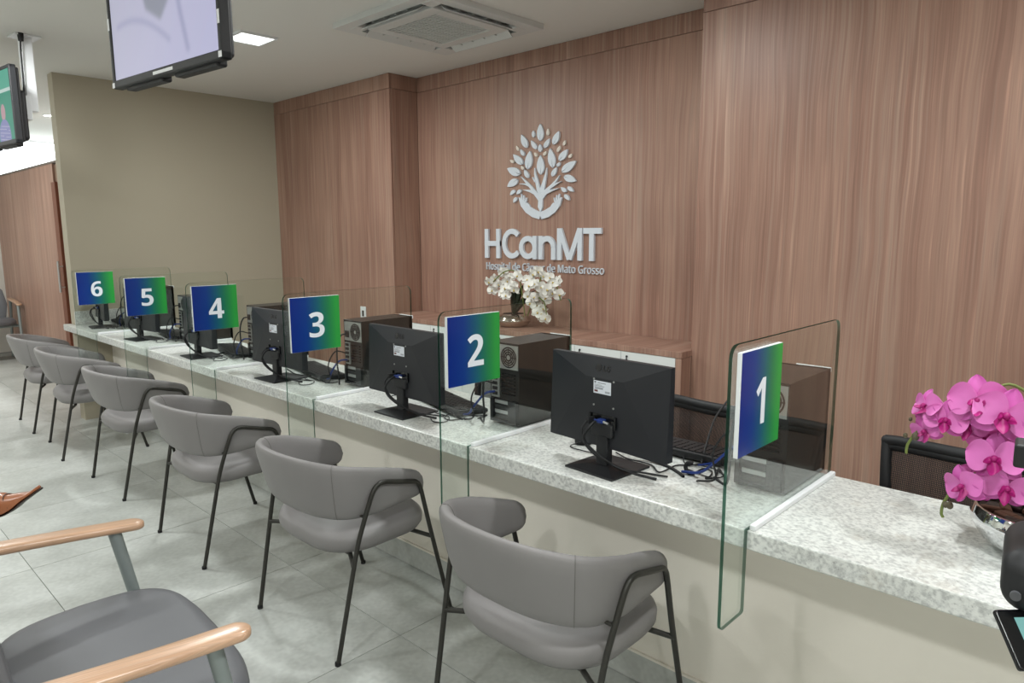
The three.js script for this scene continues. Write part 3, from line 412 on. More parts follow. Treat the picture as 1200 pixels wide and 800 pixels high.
function pinkFlower(parent, p, s, dir, roll) {
  const f = new THREE.Group(); f.name = 'flower'; f.position.copy(p); f.lookAt(p.clone().add(dir)); f.rotateZ(roll); parent.add(f);
  for (const a of [0, 2.25, -2.25]) { mesh('sepal', place(sepal, s, a).translate(0, 0, -0.06 * s), PINK2, f); }
  for (const a of [1.35, -1.35]) mesh('petal', place(petalWide, s, a), PINK, f);
  mesh('lip', [place(lipGeo, s, Math.PI).translate(0, 0, 0.12 * s), new THREE.SphereGeometry(0.13 * s, 10, 8).translate(0, 0.03 * s, 0.12 * s), place(petalGeo(0.3, 0.14, -1), s, 1.9).translate(0, 0, 0.1 * s), place(petalGeo(0.3, 0.14, -1), s, -1.9).translate(0, 0, 0.1 * s)], MAGENTA, f);
}
function bowl(profile) { return new THREE.LatheGeometry(profile.map(([r, y]) => new THREE.Vector2(r, y)), 64); }
{
  const o = thing('potted_pink_orchid', 'pink orchid in a shiny chrome bowl on the counter', 'orchid', [0.52, TOP, -0.315]);
  mesh('chrome_bowl', bowl([[0.001, 0.0], [0.06, 0.0], [0.078, 0.004], [0.115, 0.03], [0.134, 0.062], [0.136, 0.075], [0.129, 0.098], [0.125, 0.1], [0.121, 0.096], [0.127, 0.075], [0.12, 0.045], [0.02, 0.02], [0.001, 0.02]]), CHROME, o);
  const rb = rng(77), bark = []; mesh('bark_bed', new THREE.CylinderGeometry(0.122, 0.115, 0.03, 40).translate(0, 0.068, 0), new THREE.MeshStandardMaterial({ color: 0x2a1a12, roughness: 0.95 }), o);
  for (let i = 0; i < 46; i++) { const a = rb() * 6.28, r = 0.108 * Math.sqrt(rb()), g = rbox(0.03 + rb() * 0.02, 0.014, 0.02 + rb() * 0.014, 0.005, 0, 0, 0, 1).rotateX((rb() - 0.5) * 0.7).rotateY(rb() * 6).translate(Math.cos(a) * r, 0.085 + rb() * 0.008, Math.sin(a) * r); mesh('bark_chip', g, [new THREE.MeshStandardMaterial({ color: 0x4a2c1c, roughness: 0.9 }), woodDark][i % 2], o); }
  const root = p => p.clone().sub(o.position), F = (u, v, z) => root(at(u, v, 'z', z));
  const orange = new THREE.MeshStandardMaterial({ color: 0xb56a25, roughness: 0.7 });
  for (let i = 0; i < 7; i++) { const a = -2.2 + i * 0.45; mesh('aerial_root', tube([[0.02, 0.12, 0], [0.02 + 0.04 * Math.cos(a), 0.105, 0.05 * Math.sin(a) + 0.02], [0.02 + 0.07 * Math.cos(a), 0.088, 0.08 * Math.sin(a) + 0.03]], 0.0028, 14, 6), orange, o); }
  mesh('stem', tube([[0.03, 0.08, 0], [0.04, 0.25, -0.01], F(1190, 452, -0.3), F(1150, 470, -0.27), F(1110, 485, -0.25), F(1078, 503, -0.24), F(1064, 520, -0.24), F(1062, 531, -0.24)], 0.0032, 60, 7), STEM, o);
  mesh('stem', tube([[0.02, 0.08, 0.01], [0.03, 0.2, 0.01], F(1195, 530, -0.25), F(1160, 548, -0.23), F(1128, 562, -0.22), F(1108, 585, -0.22), F(1103, 600, -0.22), F(1105, 606, -0.22)], 0.0032, 60, 7), STEM, o);
  for (const [u, v, z, s] of [[1073, 511, -0.235, 0.008], [1061, 510, -0.24, 0.005], [1067, 491, -0.25, 0.004], [1113, 592, -0.215, 0.007], [1108, 591, -0.215, 0.006]]) { const p = F(u, v, z); mesh('bud', new THREE.SphereGeometry(s, 12, 9).scale(1, 1.25, 1).translate(p.x, p.y, p.z), BUD, o); }
  const flowers = [[1084, 476, -0.235, 0.042, -0.9, 0.25, 0.2], [1108, 492, -0.225, 0.045, 0.1, -0.05, -0.1], [1084, 505, -0.23, 0.036, -0.3, -0.35, 0.5], [1146, 470, -0.235, 0.058, 0.0, 0.1, 0.15], [1133, 497, -0.25, 0.046, -0.1, -0.5, 0.0], [1178, 488, -0.225, 0.062, 0.3, 0.05, -0.3], [1166, 538, -0.215, 0.056, -0.1, 0.05, 0.1], [1128, 570, -0.2, 0.046, -0.5, -0.2, 0.4], [1180, 572, -0.22, 0.05, 0.2, -0.2, -0.2], [1208, 520, -0.25, 0.06, 0.4, 0, 0.3], [1158, 512, -0.28, 0.045, 0.0, -0.2, 0.6], [1146, 565, -0.225, 0.045, 0.1, -0.1, -0.4]];
  for (const [u, v, z, s, dx, dy, roll] of flowers) pinkFlower(o, F(u, v, z), s, V(dx + 0.05, dy + 0.1, 1), roll);
  for (const [a, l] of [[0.4, 0.2], [2.6, 0.17], [-0.9, 0.16]]) mesh('leaf', loft(Array.from({ length: 9 }, (_, i) => { const t = i / 8, w = 0.028 * Math.sin(Math.PI * (0.12 + 0.86 * t)), x = l * t, y = 0.09 + 0.12 * t - 0.1 * t * t; return [V(x, y, -w), V(x, y - 0.006, 0), V(x, y, w), V(x, y - 0.012, 0)].map(p => p.applyAxisAngle(V(0, 1, 0), a)); })), LEAF, o);
}
{
  const o = thing('potted_white_orchid', 'white orchid in a metallic bowl on the sideboard', 'orchid', [-2.54, 0.835, -1.875]);
  mesh('metal_bowl', bowl([[0.001, 0], [0.07, 0], [0.095, 0.006], [0.118, 0.035], [0.12, 0.05], [0.1, 0.078], [0.075, 0.086], [0.07, 0.082], [0.095, 0.07], [0.02, 0.03], [0.001, 0.03]]), new THREE.MeshPhysicalMaterial({ color: 0xc9bfb6, roughness: 0.12, metalness: 1 }), o);
  mesh('soil', new THREE.CylinderGeometry(0.08, 0.06, 0.01, 30).translate(0, 0.074, 0), new THREE.MeshStandardMaterial({ color: 0x2a1d16, roughness: 0.95 }), o);
  const F = (u, v, z = -1.84) => at(u, v, 'z', z).sub(o.position);
  for (const [u, v, w] of [[602, 336, 0.03], [613, 334, 0.028], [622, 352, 0.03], [628, 340, 0.026]]) { const tip = F(u, v), rings = []; for (let i = 0; i <= 8; i++) { const t = i / 8, ww = w * Math.sin(Math.PI * (0.14 + 0.84 * t)), p = V(0, 0.075, 0).lerp(tip, t); p.y += 0.03 * Math.sin(Math.PI * t); rings.push([V(p.x - ww, p.y, p.z), V(p.x, p.y, p.z + 0.006), V(p.x + ww, p.y, p.z), V(p.x, p.y, p.z - 0.006)]); } mesh('leaf', loft(rings), LEAF, o); }
  const stemPts = [[[615, 370], [612, 345], [606, 320], [592, 318], [576, 332]], [[618, 370], [630, 340], [636, 322], [650, 330], [657, 352]], [[618, 370], [626, 350], [636, 352], [640, 365], [638, 376]]];
  for (const s of stemPts) mesh('stem', tube(s.map(([u, v], i) => F(u, v, i ? -1.84 : -1.87)), 0.004, 40, 6), STEM, o);
  const r = rng(19), spots = [[573, 327], [577, 337], [584, 330], [588, 340], [592, 335], [580, 323], [593, 343], [590, 316], [598, 322], [601, 332], [607, 320], [603, 336], [594, 326], [618, 325], [625, 318], [631, 315], [637, 320], [644, 322], [649, 328], [654, 326], [620, 332], [627, 330], [634, 333], [641, 336], [648, 340], [655, 342], [619, 344], [626, 345], [633, 345], [640, 347], [622, 352], [630, 355], [637, 358], [634, 365], [639, 370], [630, 363]];
  for (const [u, v] of spots) {
    const p = F(u, v + 3, -1.80 - 0.07 * r()), s = 0.036 + 0.009 * r(), f = mesh('flower', [0, 2.3, -2.3].map(a => place(sepal, s, a)).concat([1.3, -1.3].map(a => place(petalWide, s * 0.95, a).translate(0, 0, 0.1 * s))), PETAL_WHITE, o);
    f.position.copy(p); f.lookAt(p.clone().add(V((r() - 0.3) * 1.2, (r() - 0.5) * 1.2, 1).normalize()).add(o.position).sub(V(0, 0, 0))); f.rotation.set((r() - 0.5) * 1.1, 0.45 + (r() - 0.5) * 1.3, r() * 1.5 - 0.75);
    mesh('lip', new THREE.SphereGeometry(s * 0.14, 8, 6).scale(1, 1.3, 1).translate(0, -0.1 * s, 0.2 * s), YELLOWISH, f);
  }
}

// ------------------------------------------------------------------ wall logo and lettering
{
  const L = thing('wall_logo', 'silver tree and hands emblem with the hospital name on the wood wall', 'wall sign', [-2.47, 1.2, ZR]);
  const D = 0.012, Wp = (u, v) => { const p = at(u, v, 'z', ZR); return new THREE.Vector2(p.x + 2.47, p.y - 1.2); };
  const K = (cx, cy) => Wp(580 + cx / 6.15, 140 + cy / 6.15);           // close-up pixels of the emblem
  let lift = 0; const step = () => (lift = (lift + 1) % 9) * 0.0004;
  const ext = s => new THREE.ExtrudeGeometry(s, { depth: D + step(), bevelEnabled: false, curveSegments: 8 }).translate(0, 0, 0.001);
  const leaves = [[335, 32, 335, 155, 58], [285, 80, 285, 130, 26], [392, 65, 388, 118, 24, 1], [200, 110, 238, 205, 52], [470, 85, 430, 182, 52], [270, 152, 308, 215, 38], [403, 138, 365, 207, 38], [335, 178, 335, 235, 32], [515, 150, 502, 190, 22, 1], [163, 190, 178, 228, 20, 1], [192, 215, 218, 262, 30], [480, 190, 458, 235, 26, 1], [293, 238, 312, 268, 24, 1], [380, 228, 360, 262, 24, 1], [142, 252, 208, 325, 56], [533, 215, 472, 298, 54], [262, 228, 245, 360, 62], [405, 208, 425, 348, 64], [335, 258, 338, 397, 64], [562, 248, 540, 278, 24, 1], [118, 292, 145, 312, 24, 1], [593, 298, 490, 380, 68], [98, 352, 190, 395, 72], [200, 335, 215, 362, 24, 1], [478, 308, 458, 340, 26], [222, 362, 250, 422, 36], [452, 345, 418, 410, 38], [593, 445, 505, 410, 62], [98, 485, 172, 432, 60], [118, 545, 152, 508, 30], [165, 540, 197, 505, 30], [143, 600, 165, 560, 28], [485, 488, 522, 522, 34], [575, 520, 533, 485, 34], [545, 582, 512, 540, 34]];
  for (const [tx, ty, bx, by, w, cream] of leaves) {
    const T = [tx, ty], B = [bx, by], n = [-(by - ty), bx - tx], l = Math.hypot(...n), N = [n[0] / l * w * 0.66, n[1] / l * w * 0.66], s = new THREE.Shape();
    const m = (a, k) => [T[0] + (B[0] - T[0]) * a + N[0] * k, T[1] + (B[1] - T[1]) * a + N[1] * k], P = (a, k) => { const v = K(...m(a, k)); return [v.x, v.y]; };
    s.moveTo(...P(0, 0)); s.bezierCurveTo(...P(0.25, 0.55), ...P(0.75, 1.05), ...P(1, 0.06)); s.lineTo(...P(0.55, 0.0)); s.lineTo(...P(1, -0.06)); s.bezierCurveTo(...P(0.75, -1.05), ...P(0.25, -0.55), ...P(0, 0));
    mesh('leaf', ext(s), cream ? CREAM : SILVERWHITE, L);
  }
  const taper = pts => { // [[x, y, w], ...] -> outline of a tapering stroke
    const a = [], b = []; pts.forEach(([x, y, w0], i) => { const w = w0 * 0.86; const p = pts[Math.max(0, i - 1)], q = pts[Math.min(pts.length - 1, i + 1)], dx = q[0] - p[0], dy = q[1] - p[1], l = Math.hypot(dx, dy); a.push(K(x - dy / l * w / 2, y + dx / l * w / 2)); b.unshift(K(x + dy / l * w / 2, y - dx / l * w / 2)); }); return ext(new THREE.Shape([...a, ...b])); };
  mesh('trunk', [taper([[335, 664, 6], [334, 630, 38], [338, 560, 34], [345, 520, 40], [362, 450, 26], [376, 390, 14], [381, 348, 3]]), taper([[338, 575, 24], [322, 500, 30], [306, 430, 24], [297, 390, 14], [295, 350, 3]]), taper([[330, 580, 22], [300, 530, 34], [262, 515, 22], [212, 507, 3]]), taper([[305, 535, 24], [270, 490, 24], [238, 455, 18], [196, 412, 3]]), taper([[262, 480, 18], [225, 466, 12], [186, 464, 3]]), taper([[345, 570, 24], [380, 515, 32], [420, 475, 20], [450, 440, 14], [476, 402, 3]]), taper([[420, 485, 16], [452, 462, 12], [488, 446, 3]]), taper([[375, 530, 24], [420, 510, 16], [468, 496, 3]]), taper([[300, 450, 14], [288, 430, 8], [280, 416, 2]])], SILVERWHITE, L);
  const mir = x => 672 - x;
  for (const f of [x => x, mir]) mesh('hand', [taper([[335, 694, 60], [290, 678, 66], [248, 650, 62], [212, 610, 50], [194, 580, 26], [183, 562, 8]].map(([x, y, w]) => [f(x), y, w])), taper([[204, 600, 16], [203, 570, 14], [198, 535, 6]].map(([x, y, w]) => [f(x), y, w])), taper([[214, 605, 14], [218, 575, 13], [216, 545, 6]].map(([x, y, w]) => [f(x), y, w])), taper([[222, 612, 12], [231, 588, 12], [236, 563, 6]].map(([x, y, w]) => [f(x), y, w])), taper([[262, 655, 24], [250, 620, 20], [240, 600, 8]].map(([x, y, w]) => [f(x), y, w]))], SILVERWHITE, L);
  // large letters; local metres, cap height h
  const xA = Wp(570, 285).x, xB = Wp(706.5, 290).x, y0 = Wp(640, 304).y, y1 = Wp(640, 267.5).y, h = y1 - y0, U = (xB - xA) / 136, W = 0.036, dep = 0.016;
  const bar = (x, y, w, hh, a = 0) => { const d = dep + step(); return box(w, hh, d).rotateZ(a).translate(x, y, d / 2 + 0.001); };
  const arc = (cx, cy, rx, ry, t0, t1) => { const o = [], n = 28; for (let i = 0; i <= n; i++) { const t = t0 + (t1 - t0) * i / n; o.push([Math.cos(t), Math.sin(t)]); } const s = new THREE.Shape([...o.map(([c, d]) => new THREE.Vector2(cx + c * rx, cy + d * ry)), ...o.reverse().map(([c, d]) => new THREE.Vector2(cx + c * (rx - W), cy + d * (ry - W)))]); return new THREE.ExtrudeGeometry(s, { depth: dep + step(), bevelEnabled: false }).translate(0, 0, 0.001); };
  const X = p => xA + p * U, ym = (y0 + y1) / 2; // p in photo pixels from the left edge of the H
  const lower = h * 0.76;
  const LETTER = (name, geos) => mesh('letter', geos, SILVERWHITE, L).userData.label = `raised silver letter ${name}`;
  LETTER('H', [bar(X(0) + W / 2, ym, W, h), bar(X(20) - W / 2, ym, W, h), bar(X(10), ym, 20 * U, W)]);
  { const rx = 12.5 * U, cx = X(35.5); LETTER('C', [arc(cx, ym, rx, h / 2, 0.75, 2 * Math.PI - 0.75)]); }
  { const rx = 10.5 * U, cx = X(55), cy = y0 + lower / 2; LETTER('a', [arc(cx, cy, rx, lower / 2, 0, 2 * Math.PI), bar(cx + rx - W / 2, cy, W, lower)]); }
  { const rx = 9.5 * U, cx = X(77.5), cy = y0 + lower - rx; LETTER('n', [arc(cx, cy, rx, rx, 0, Math.PI), bar(cx - rx + W / 2, y0 + lower / 2, W, lower), bar(cx + rx - W / 2, (y0 + cy) / 2, W, cy - y0)]); }
  { const a = X(89), b = X(116), m = (a + b) / 2, dx = m - a - W / 2, l = Math.hypot(dx, h), t = Math.atan2(dx, h); LETTER('M', [bar(a + W / 2, ym, W, h), bar(b - W / 2, ym, W, h), bar((a + W / 2 + m) / 2, ym, W * 0.95, l - 0.012, t), bar((b - W / 2 + m) / 2, ym, W * 0.95, l - 0.012, -t)]); }
  LETTER('T', [bar(X(126), ym, W, h), bar((X(117.5) + X(136)) / 2, y1 - W / 2, X(136) - X(117.5), W)]);
  const sub = textGeo('Hospital de Câncer de Mato Grosso', 0.052, 0.01, fontRegular); sub.computeBoundingBox(); const bw = sub.boundingBox.max.x - sub.boundingBox.min.x, sx0 = Wp(571, 312).x, sx1 = Wp(708.5, 316).x;
  sub.scale((sx1 - sx0) / bw, 1, 1).translate(sx0 - sub.boundingBox.min.x * (sx1 - sx0) / bw, Wp(640, 318.5).y, 0.001); mesh('lettering', sub, SILVERWHITE, L).userData.label = 'raised words Hospital de Câncer de Mato Grosso';
}

// ------------------------------------------------------------------ visitor chairs (local: faces -z, origin on the floor under its middle)
const chairProto = (() => {
  const t = thing('tub_chair', '', 'chair', [0, 0, 0], 0, 'grey tub chairs along the counter');
  // wrap-around backrest: plan path from one arm end round the back to the other
  const half = [[0.26, -0.138], [0.266, -0.07], [0.274, 0.01], [0.276, 0.09], [0.246, 0.18], [0.165, 0.24], [0.075, 0.264], [0, 0.268]];
  const plan = new THREE.CatmullRomCurve3([...half.map(([x, z]) => V(x, 0, z)), ...half.slice(0, -1).reverse().map(([x, z]) => V(-x, 0, z))], false, 'centripetal');
  const N = 120, M = 22, rings = [], seamL = [], seamR = [];
  for (let i = 0; i <= N; i++) {
    const u = i / N, p = plan.getPointAt(u), d = plan.getTangentAt(u), out = V(d.z, 0, -d.x); if (out.dot(V(p.x, 0, p.z + 0.02)) < 0) out.negate();
    const e = Math.min(u, 1 - u) * 2, k = smooth(0.04, 0.95, e), end = Math.min(1, Math.min(u, 1 - u) * plan.getLength() / 0.042), round = Math.max(0.0004, 1 - (1 - end) ** 2.6) ** 0.45;
    const top = 0.587 + 0.123 * Math.sin(Math.min(1, e * 1.04) * Math.PI / 2) ** 0.9, bot = 0.502 - 0.017 * smooth(0.0, 0.62, e), mid = (top + bot) / 2, hh = (top - bot) / 2 * round, th = 0.023 * (0.55 + 0.45 * round), lean = 0.034 * (0.25 * e + 0.75 * k), ring = [];
    for (let j = 0; j < M; j++) { const a = j / M * 2 * Math.PI, c = Math.cos(a), s = Math.sin(a), yy = hh * Math.sign(s) * Math.abs(s) ** 0.55, tt = th * Math.sign(c) * Math.abs(c) ** 0.75; const q = p.clone().addScaledVector(out, tt + lean * (yy / 0.11)); q.y = mid + yy; ring.push(q); }
    rings.push(ring);
    if (i === Math.round(N * 0.3)) seamL.push(...[...Array(M)].map((_, j) => ring[j])); if (i === Math.round(N * 0.7)) seamR.push(...[...Array(M)].map((_, j) => ring[j]));
  }
  const back = mesh('backrest', loft(rings), GREY_LEATHER, t);
  for (const s of [seamL, seamR]) { const c = s.reduce((a, p) => a.add(p), V(0, 0, 0)).multiplyScalar(1 / M); mesh('seam', new THREE.TubeGeometry(new THREE.CatmullRomCurve3(s.map(p => p.clone().lerp(c, -0.004)), true), 60, 0.0009, 5, true), SEAM, back); }
  // seat cushion
  const so = outline(0.268, 0.22, 3.5, 56).map(([x, z]) => [x * (z < 0 ? 1 : 1 - 0.14 * (z / 0.225) ** 2), z]);
  mesh('seat', pad(so, [[0.352, 0.12], [0.353, 0.05], [0.362, 0.016], [0.382, 0.002], [0.405, 0], [0.42, 0.006], [0.434, 0.022], [0.44, 0.05], [0.443, 0.1], [0.444, 0.18]], (x, z) => -0.012 * (z > 0 ? z / 0.225 : 0)).translate(0, 0, 0.008), GREY_LEATHER, t);
  // black tube frame: each side an arch from the rear foot over the arm to the front foot
  for (const s of [-1, 1]) {
    const pts = [[0.272, 0.0, 0.252], [0.29, 0.397, 0.17], [0.302, 0.52, 0.135], [0.308, 0.585, 0.112], [0.309, 0.609, 0.09], [0.308, 0.61, 0.06], [0.301, 0.588, -0.02], [0.294, 0.569, -0.085], [0.292, 0.552, -0.103], [0.291, 0.52, -0.114], [0.289, 0.365, -0.153], [0.292, 0.0, -0.246]];
    mesh('leg_arch', tube(pts.map(([x, y, z]) => V(s * x, y, z)), 0.0084, 90, 10, 0.25), BLACK_METAL, t);
    mesh('seat_bracket', rod([s * 0.284, 0.335, 0.183], [s * 0.2, 0.343, 0.14], 0.008), BLACK_METAL, t); mesh('seat_bracket', rod([s * 0.292, 0.335, -0.16], [s * 0.2, 0.343, -0.13], 0.008), BLACK_METAL, t);
    for (const [x, z] of [[0.272, 0.252], [0.292, -0.246]]) mesh('rubber_foot', new THREE.CylinderGeometry(0.0105, 0.0105, 0.012, 12).translate(s * x, 0.006, z), RUBBER, t);
    mesh('frame_screw', [rod([s * 0.27, 0.5, 0.137], [s * 0.3, 0.5, 0.137], 0.005), rod([s * 0.262, 0.53, -0.11], [s * 0.292, 0.53, -0.11], 0.005)], BLACK_METAL, t);
  }
  mesh('under_frame', [rod([-0.2, 0.343, 0.14], [0.2, 0.343, 0.14], 0.008), rod([-0.2, 0.343, -0.13], [0.2, 0.343, -0.13], 0.008), rod([-0.15, 0.346, -0.13], [-0.15, 0.346, 0.14], 0.008), rod([0.15, 0.346, -0.13], [0.15, 0.346, 0.14], 0.008)], BLACK_METAL, t);
  mesh('glide', [rod([0.08, 0.322, 0.15], [0.08, 0.345, 0.15], 0.007)], WHITE_PLASTIC, t);
  return t;
})();
const chairSpots = [[-0.535, 0.05, 0.0], [-1.538, 0.088, 0.01], [-2.562, 0.098, -0.02], [-3.69, 0.07, 0], [-4.705, 0.08, -0.1], [-5.6, 0.06, -0.05]];
chairSpots.forEach(([x, z, a], i) => { const lab = `grey tub chair with black tube legs facing the desk with sign ${ordinal[i]}`; if (i === 0) { chairProto.position.set(x, 0, z); chairProto.rotation.y = a; chairProto.userData.label = lab; } else copyOf(chairProto, [x, 0, z], a, lab); });

// ------------------------------------------------------------------ waiting armchairs with wooden arms (faces -z)
const armProto = (() => {
  const t = thing('waiting_armchair', 'grey waiting armchair with pale wooden armrests nearest the desk row', 'armchair', [-0.995, 0, 1.1], -0.06, 'waiting armchairs with wooden arms');
  const so = outline(0.335, 0.235, 3.6, 56);
  mesh('seat', pad(so, [[0.425, 0.08], [0.427, 0.03], [0.438, 0.006], [0.46, 0], [0.48, 0.004], [0.498, 0.02], [0.506, 0.05], [0.508, 0.12], [0.508, 0.2]], (x, z) => -0.012 * Math.max(0, z / 0.235)).translate(0, 0, -0.025), GREY_LEATHER2, t);
  const rings = []; for (let i = 0; i <= 24; i++) { const u = i / 24 * 2 - 1, x = 0.315 * u, zc = 0.235 - 0.075 * u * u, rim = Math.sqrt(Math.max(0.003, 1 - Math.abs(u) ** 10)), ring = []; for (let j = 0; j < 20; j++) { const a = j / 20 * 2 * Math.PI, s = Math.sin(a), c = Math.cos(a), y = 0.645 + 0.215 * rim * Math.sign(s) * Math.abs(s) ** 0.4; ring.push(V(x, y, zc + 0.13 * (y - 0.43) + 0.024 * rim * Math.sign(c) * Math.abs(c) ** 0.6)); } rings.push(ring); }
  mesh('backrest', loft(rings), GREY_LEATHER2, t);
  for (const s of [-1, 1]) {
    const ar = []; const L = 0.52, zf = -0.2; for (let i = 0; i <= 36; i++) { const v = i / 36, u = 0.5 - 0.5 * Math.sign(Math.cos(v * Math.PI)) * Math.abs(Math.cos(v * Math.PI)) ** 0.55, z = zf + L * u, e = Math.min(1, Math.min(u, 1 - u) * L / 0.03), rd = Math.sqrt(Math.max(0.0009, 1 - (1 - e) ** 2)), w = 0.03 * rd, hgt = 0.0125 * (0.45 + 0.55 * rd), ring = []; for (let j = 0; j < 16; j++) { const a = j / 16 * 2 * Math.PI, c = Math.cos(a), sn = Math.sin(a); ring.push(V(s * (0.362 + 0.01 * Math.sin(u * 3)) + w * Math.sign(c) * Math.abs(c) ** 0.6, 0.658 + 0.04 * u + hgt * Math.sign(sn) * Math.abs(sn) ** 0.7, z)); } ring.reverse(); rings; ar.push(ring); }
    const g = plain(loft(ar)), p = g.attributes.position, uv = g.attributes.uv; for (let i = 0; i < p.count; i++) uv.setXY(i, p.getX(i) + p.getY(i) * 0.7, p.getZ(i));
    mesh('armrest', g, OAK, t);
    mesh('leg', rod([s * 0.345, 0, -0.245], [s * 0.362, 0.655, -0.125], 0.0135, 0.0165, 18), GREY_METAL, t);
    mesh('leg', rod([s * 0.345, 0, 0.33], [s * 0.362, 0.69, 0.24], 0.0135, 0.0165, 18), GREY_METAL, t);
    mesh('side_rail', rod([s * 0.352, 0.41, -0.17], [s * 0.352, 0.41, 0.3], 0.014), GREY_METAL, t);
  }
  mesh('cross_rail', [rod([-0.352, 0.41, -0.1], [0.352, 0.41, -0.1], 0.014), rod([-0.352, 0.41, 0.22], [0.352, 0.41, 0.22], 0.014)], GREY_METAL, t);
  return t;
})();
copyOf(armProto, [-9.15, 0, -0.02], -Math.PI / 2, 'grey waiting armchair against the wood corridor partition');

// ------------------------------------------------------------------ staff chairs behind the counter
const meshMap = dataTexture(128, 128, (u, v) => { const a = Math.abs(((u * 8) % 1) - 0.5), b = Math.abs(((v * 8 + (Math.floor(u * 8) % 2) * 0.5) % 1) - 0.5), hole = (a * a + b * b) < 0.06 ? 0 : 255; return [hole, hole, hole]; }, false, 0.034, 0.034);
const MESH_FABRIC = new THREE.MeshStandardMaterial({ color: 0x191a1c, roughness: 0.8, alphaMap: meshMap, alphaTest: 0.5, side: THREE.DoubleSide });
const staffProto = (() => { // faces +z towards the counter; backrest on its -z side
  const t = thing('staff_chair', '', 'office chair', [0, 0, 0], 0, 'black mesh staff chairs behind the counter');
  const W = 0.225, y0 = 0.52, y1 = 0.845, bow = x => -0.05 * (x / W) ** 2 * -1, pt = (x, y) => V(x, y, 0.055 * (x / W) ** 2 - 0.03 * Math.sin((y - y0) / (y1 - y0) * Math.PI));
  const top = [], n = 20; for (let i = 0; i <= n; i++) { const x = -W + 2 * W * i / n; top.push(pt(x, y1 - 0.012 * (x / W) ** 4)); }
  mesh('back_frame', [tube(top, 0.017, 40, 10), tube(top.map(p => V(p.x * 0.985, p.y - 0.016, p.z)), 0.015, 40, 10), tube([0, 1, 2, 3, 4].map(i => pt(-W * (1 - 0.12 * (1 - i / 4)), y0 + (y1 - 0.012 - y0) * i / 4)), 0.016, 24, 10), tube([0, 1, 2, 3, 4].map(i => pt(W * (1 - 0.12 * (1 - i / 4)), y0 + (y1 - 0.012 - y0) * i / 4)), 0.016, 24, 10), tube(top.map(p => V(p.x * 0.88, y0, p.z)), 0.016, 40, 10), new THREE.SphereGeometry(0.017, 12, 8).translate(...pt(-W, y1 - 0.012).toArray()), new THREE.SphereGeometry(0.017, 12, 8).translate(...pt(W, y1 - 0.012).toArray())], RUBBER, t);
  const pos = [], uv = [], idx = [], nx = 16, ny = 10; for (let j = 0; j <= ny; j++) for (let i = 0; i <= nx; i++) { const y = y0 + (y1 - 0.01 - y0) * j / ny, k = 1 - 0.12 * (1 - j / ny), x = (-W + 2 * W * i / nx) * k, p = pt(x, y); pos.push(p.x, p.y, p.z); uv.push(x, y); } for (let j = 0; j < ny; j++) for (let i = 0; i < nx; i++) { const a = j * (nx + 1) + i; idx.push(a, a + 1, a + nx + 1, a + 1, a + nx + 2, a + nx + 1); }
  const g = new THREE.BufferGeometry(); g.setAttribute('position', new THREE.Float32BufferAttribute(pos, 3)); g.setAttribute('uv', new THREE.Float32BufferAttribute(uv, 2)); g.setIndex(idx); g.computeVertexNormals(); mesh('mesh_back', g, MESH_FABRIC, t);
  mesh('back_support', tube([[0, 0.7, -0.035], [0, 0.55, -0.06], [0, 0.45, -0.03], [0, 0.42, 0.1]], 0.02, 24, 8), RUBBER, t);
  mesh('seat', pad(outline(0.235, 0.225, 3.2, 40), [[0.42, 0.04], [0.425, 0.01], [0.445, 0], [0.468, 0.01], [0.478, 0.05], [0.48, 0.15]]).translate(0, 0, 0.24), BLACK, t);
  mesh('gas_column', [rod([0, 0.08, 0.22], [0, 0.42, 0.22], 0.025)], BLACK, t);
  for (let k = 0; k < 5; k++) { const a = k * 1.2566 + 0.3, ex = 0.27 * Math.cos(a), ez = 0.22 + 0.27 * Math.sin(a); mesh('base_arm', rod([0, 0.1, 0.22], [ex, 0.065, ez], 0.022, 0.016), BLACK, t); mesh('caster', new THREE.CylinderGeometry(0.027, 0.027, 0.03, 18).rotateZ(Math.PI / 2).rotateY(-a).translate(ex, 0.027, ez), RUBBER, t); }
  return t;
})();
[[0.315, -0.70, 0.04, 'black mesh office chair behind the counter beside the pink orchid'], [-0.47, -0.715, -0.05, 'black mesh office chair between the monitor and sign one'], [-1.45, -0.70, 0.05, 'black mesh office chair behind the monitor next to sign two']].forEach(([x, z, a, lab], i) => { if (!i) { staffProto.position.set(x, 0, z); staffProto.rotation.y = a + Math.PI; staffProto.userData.label = lab; } else copyOf(staffProto, [x, 0, z], a + Math.PI, lab); });

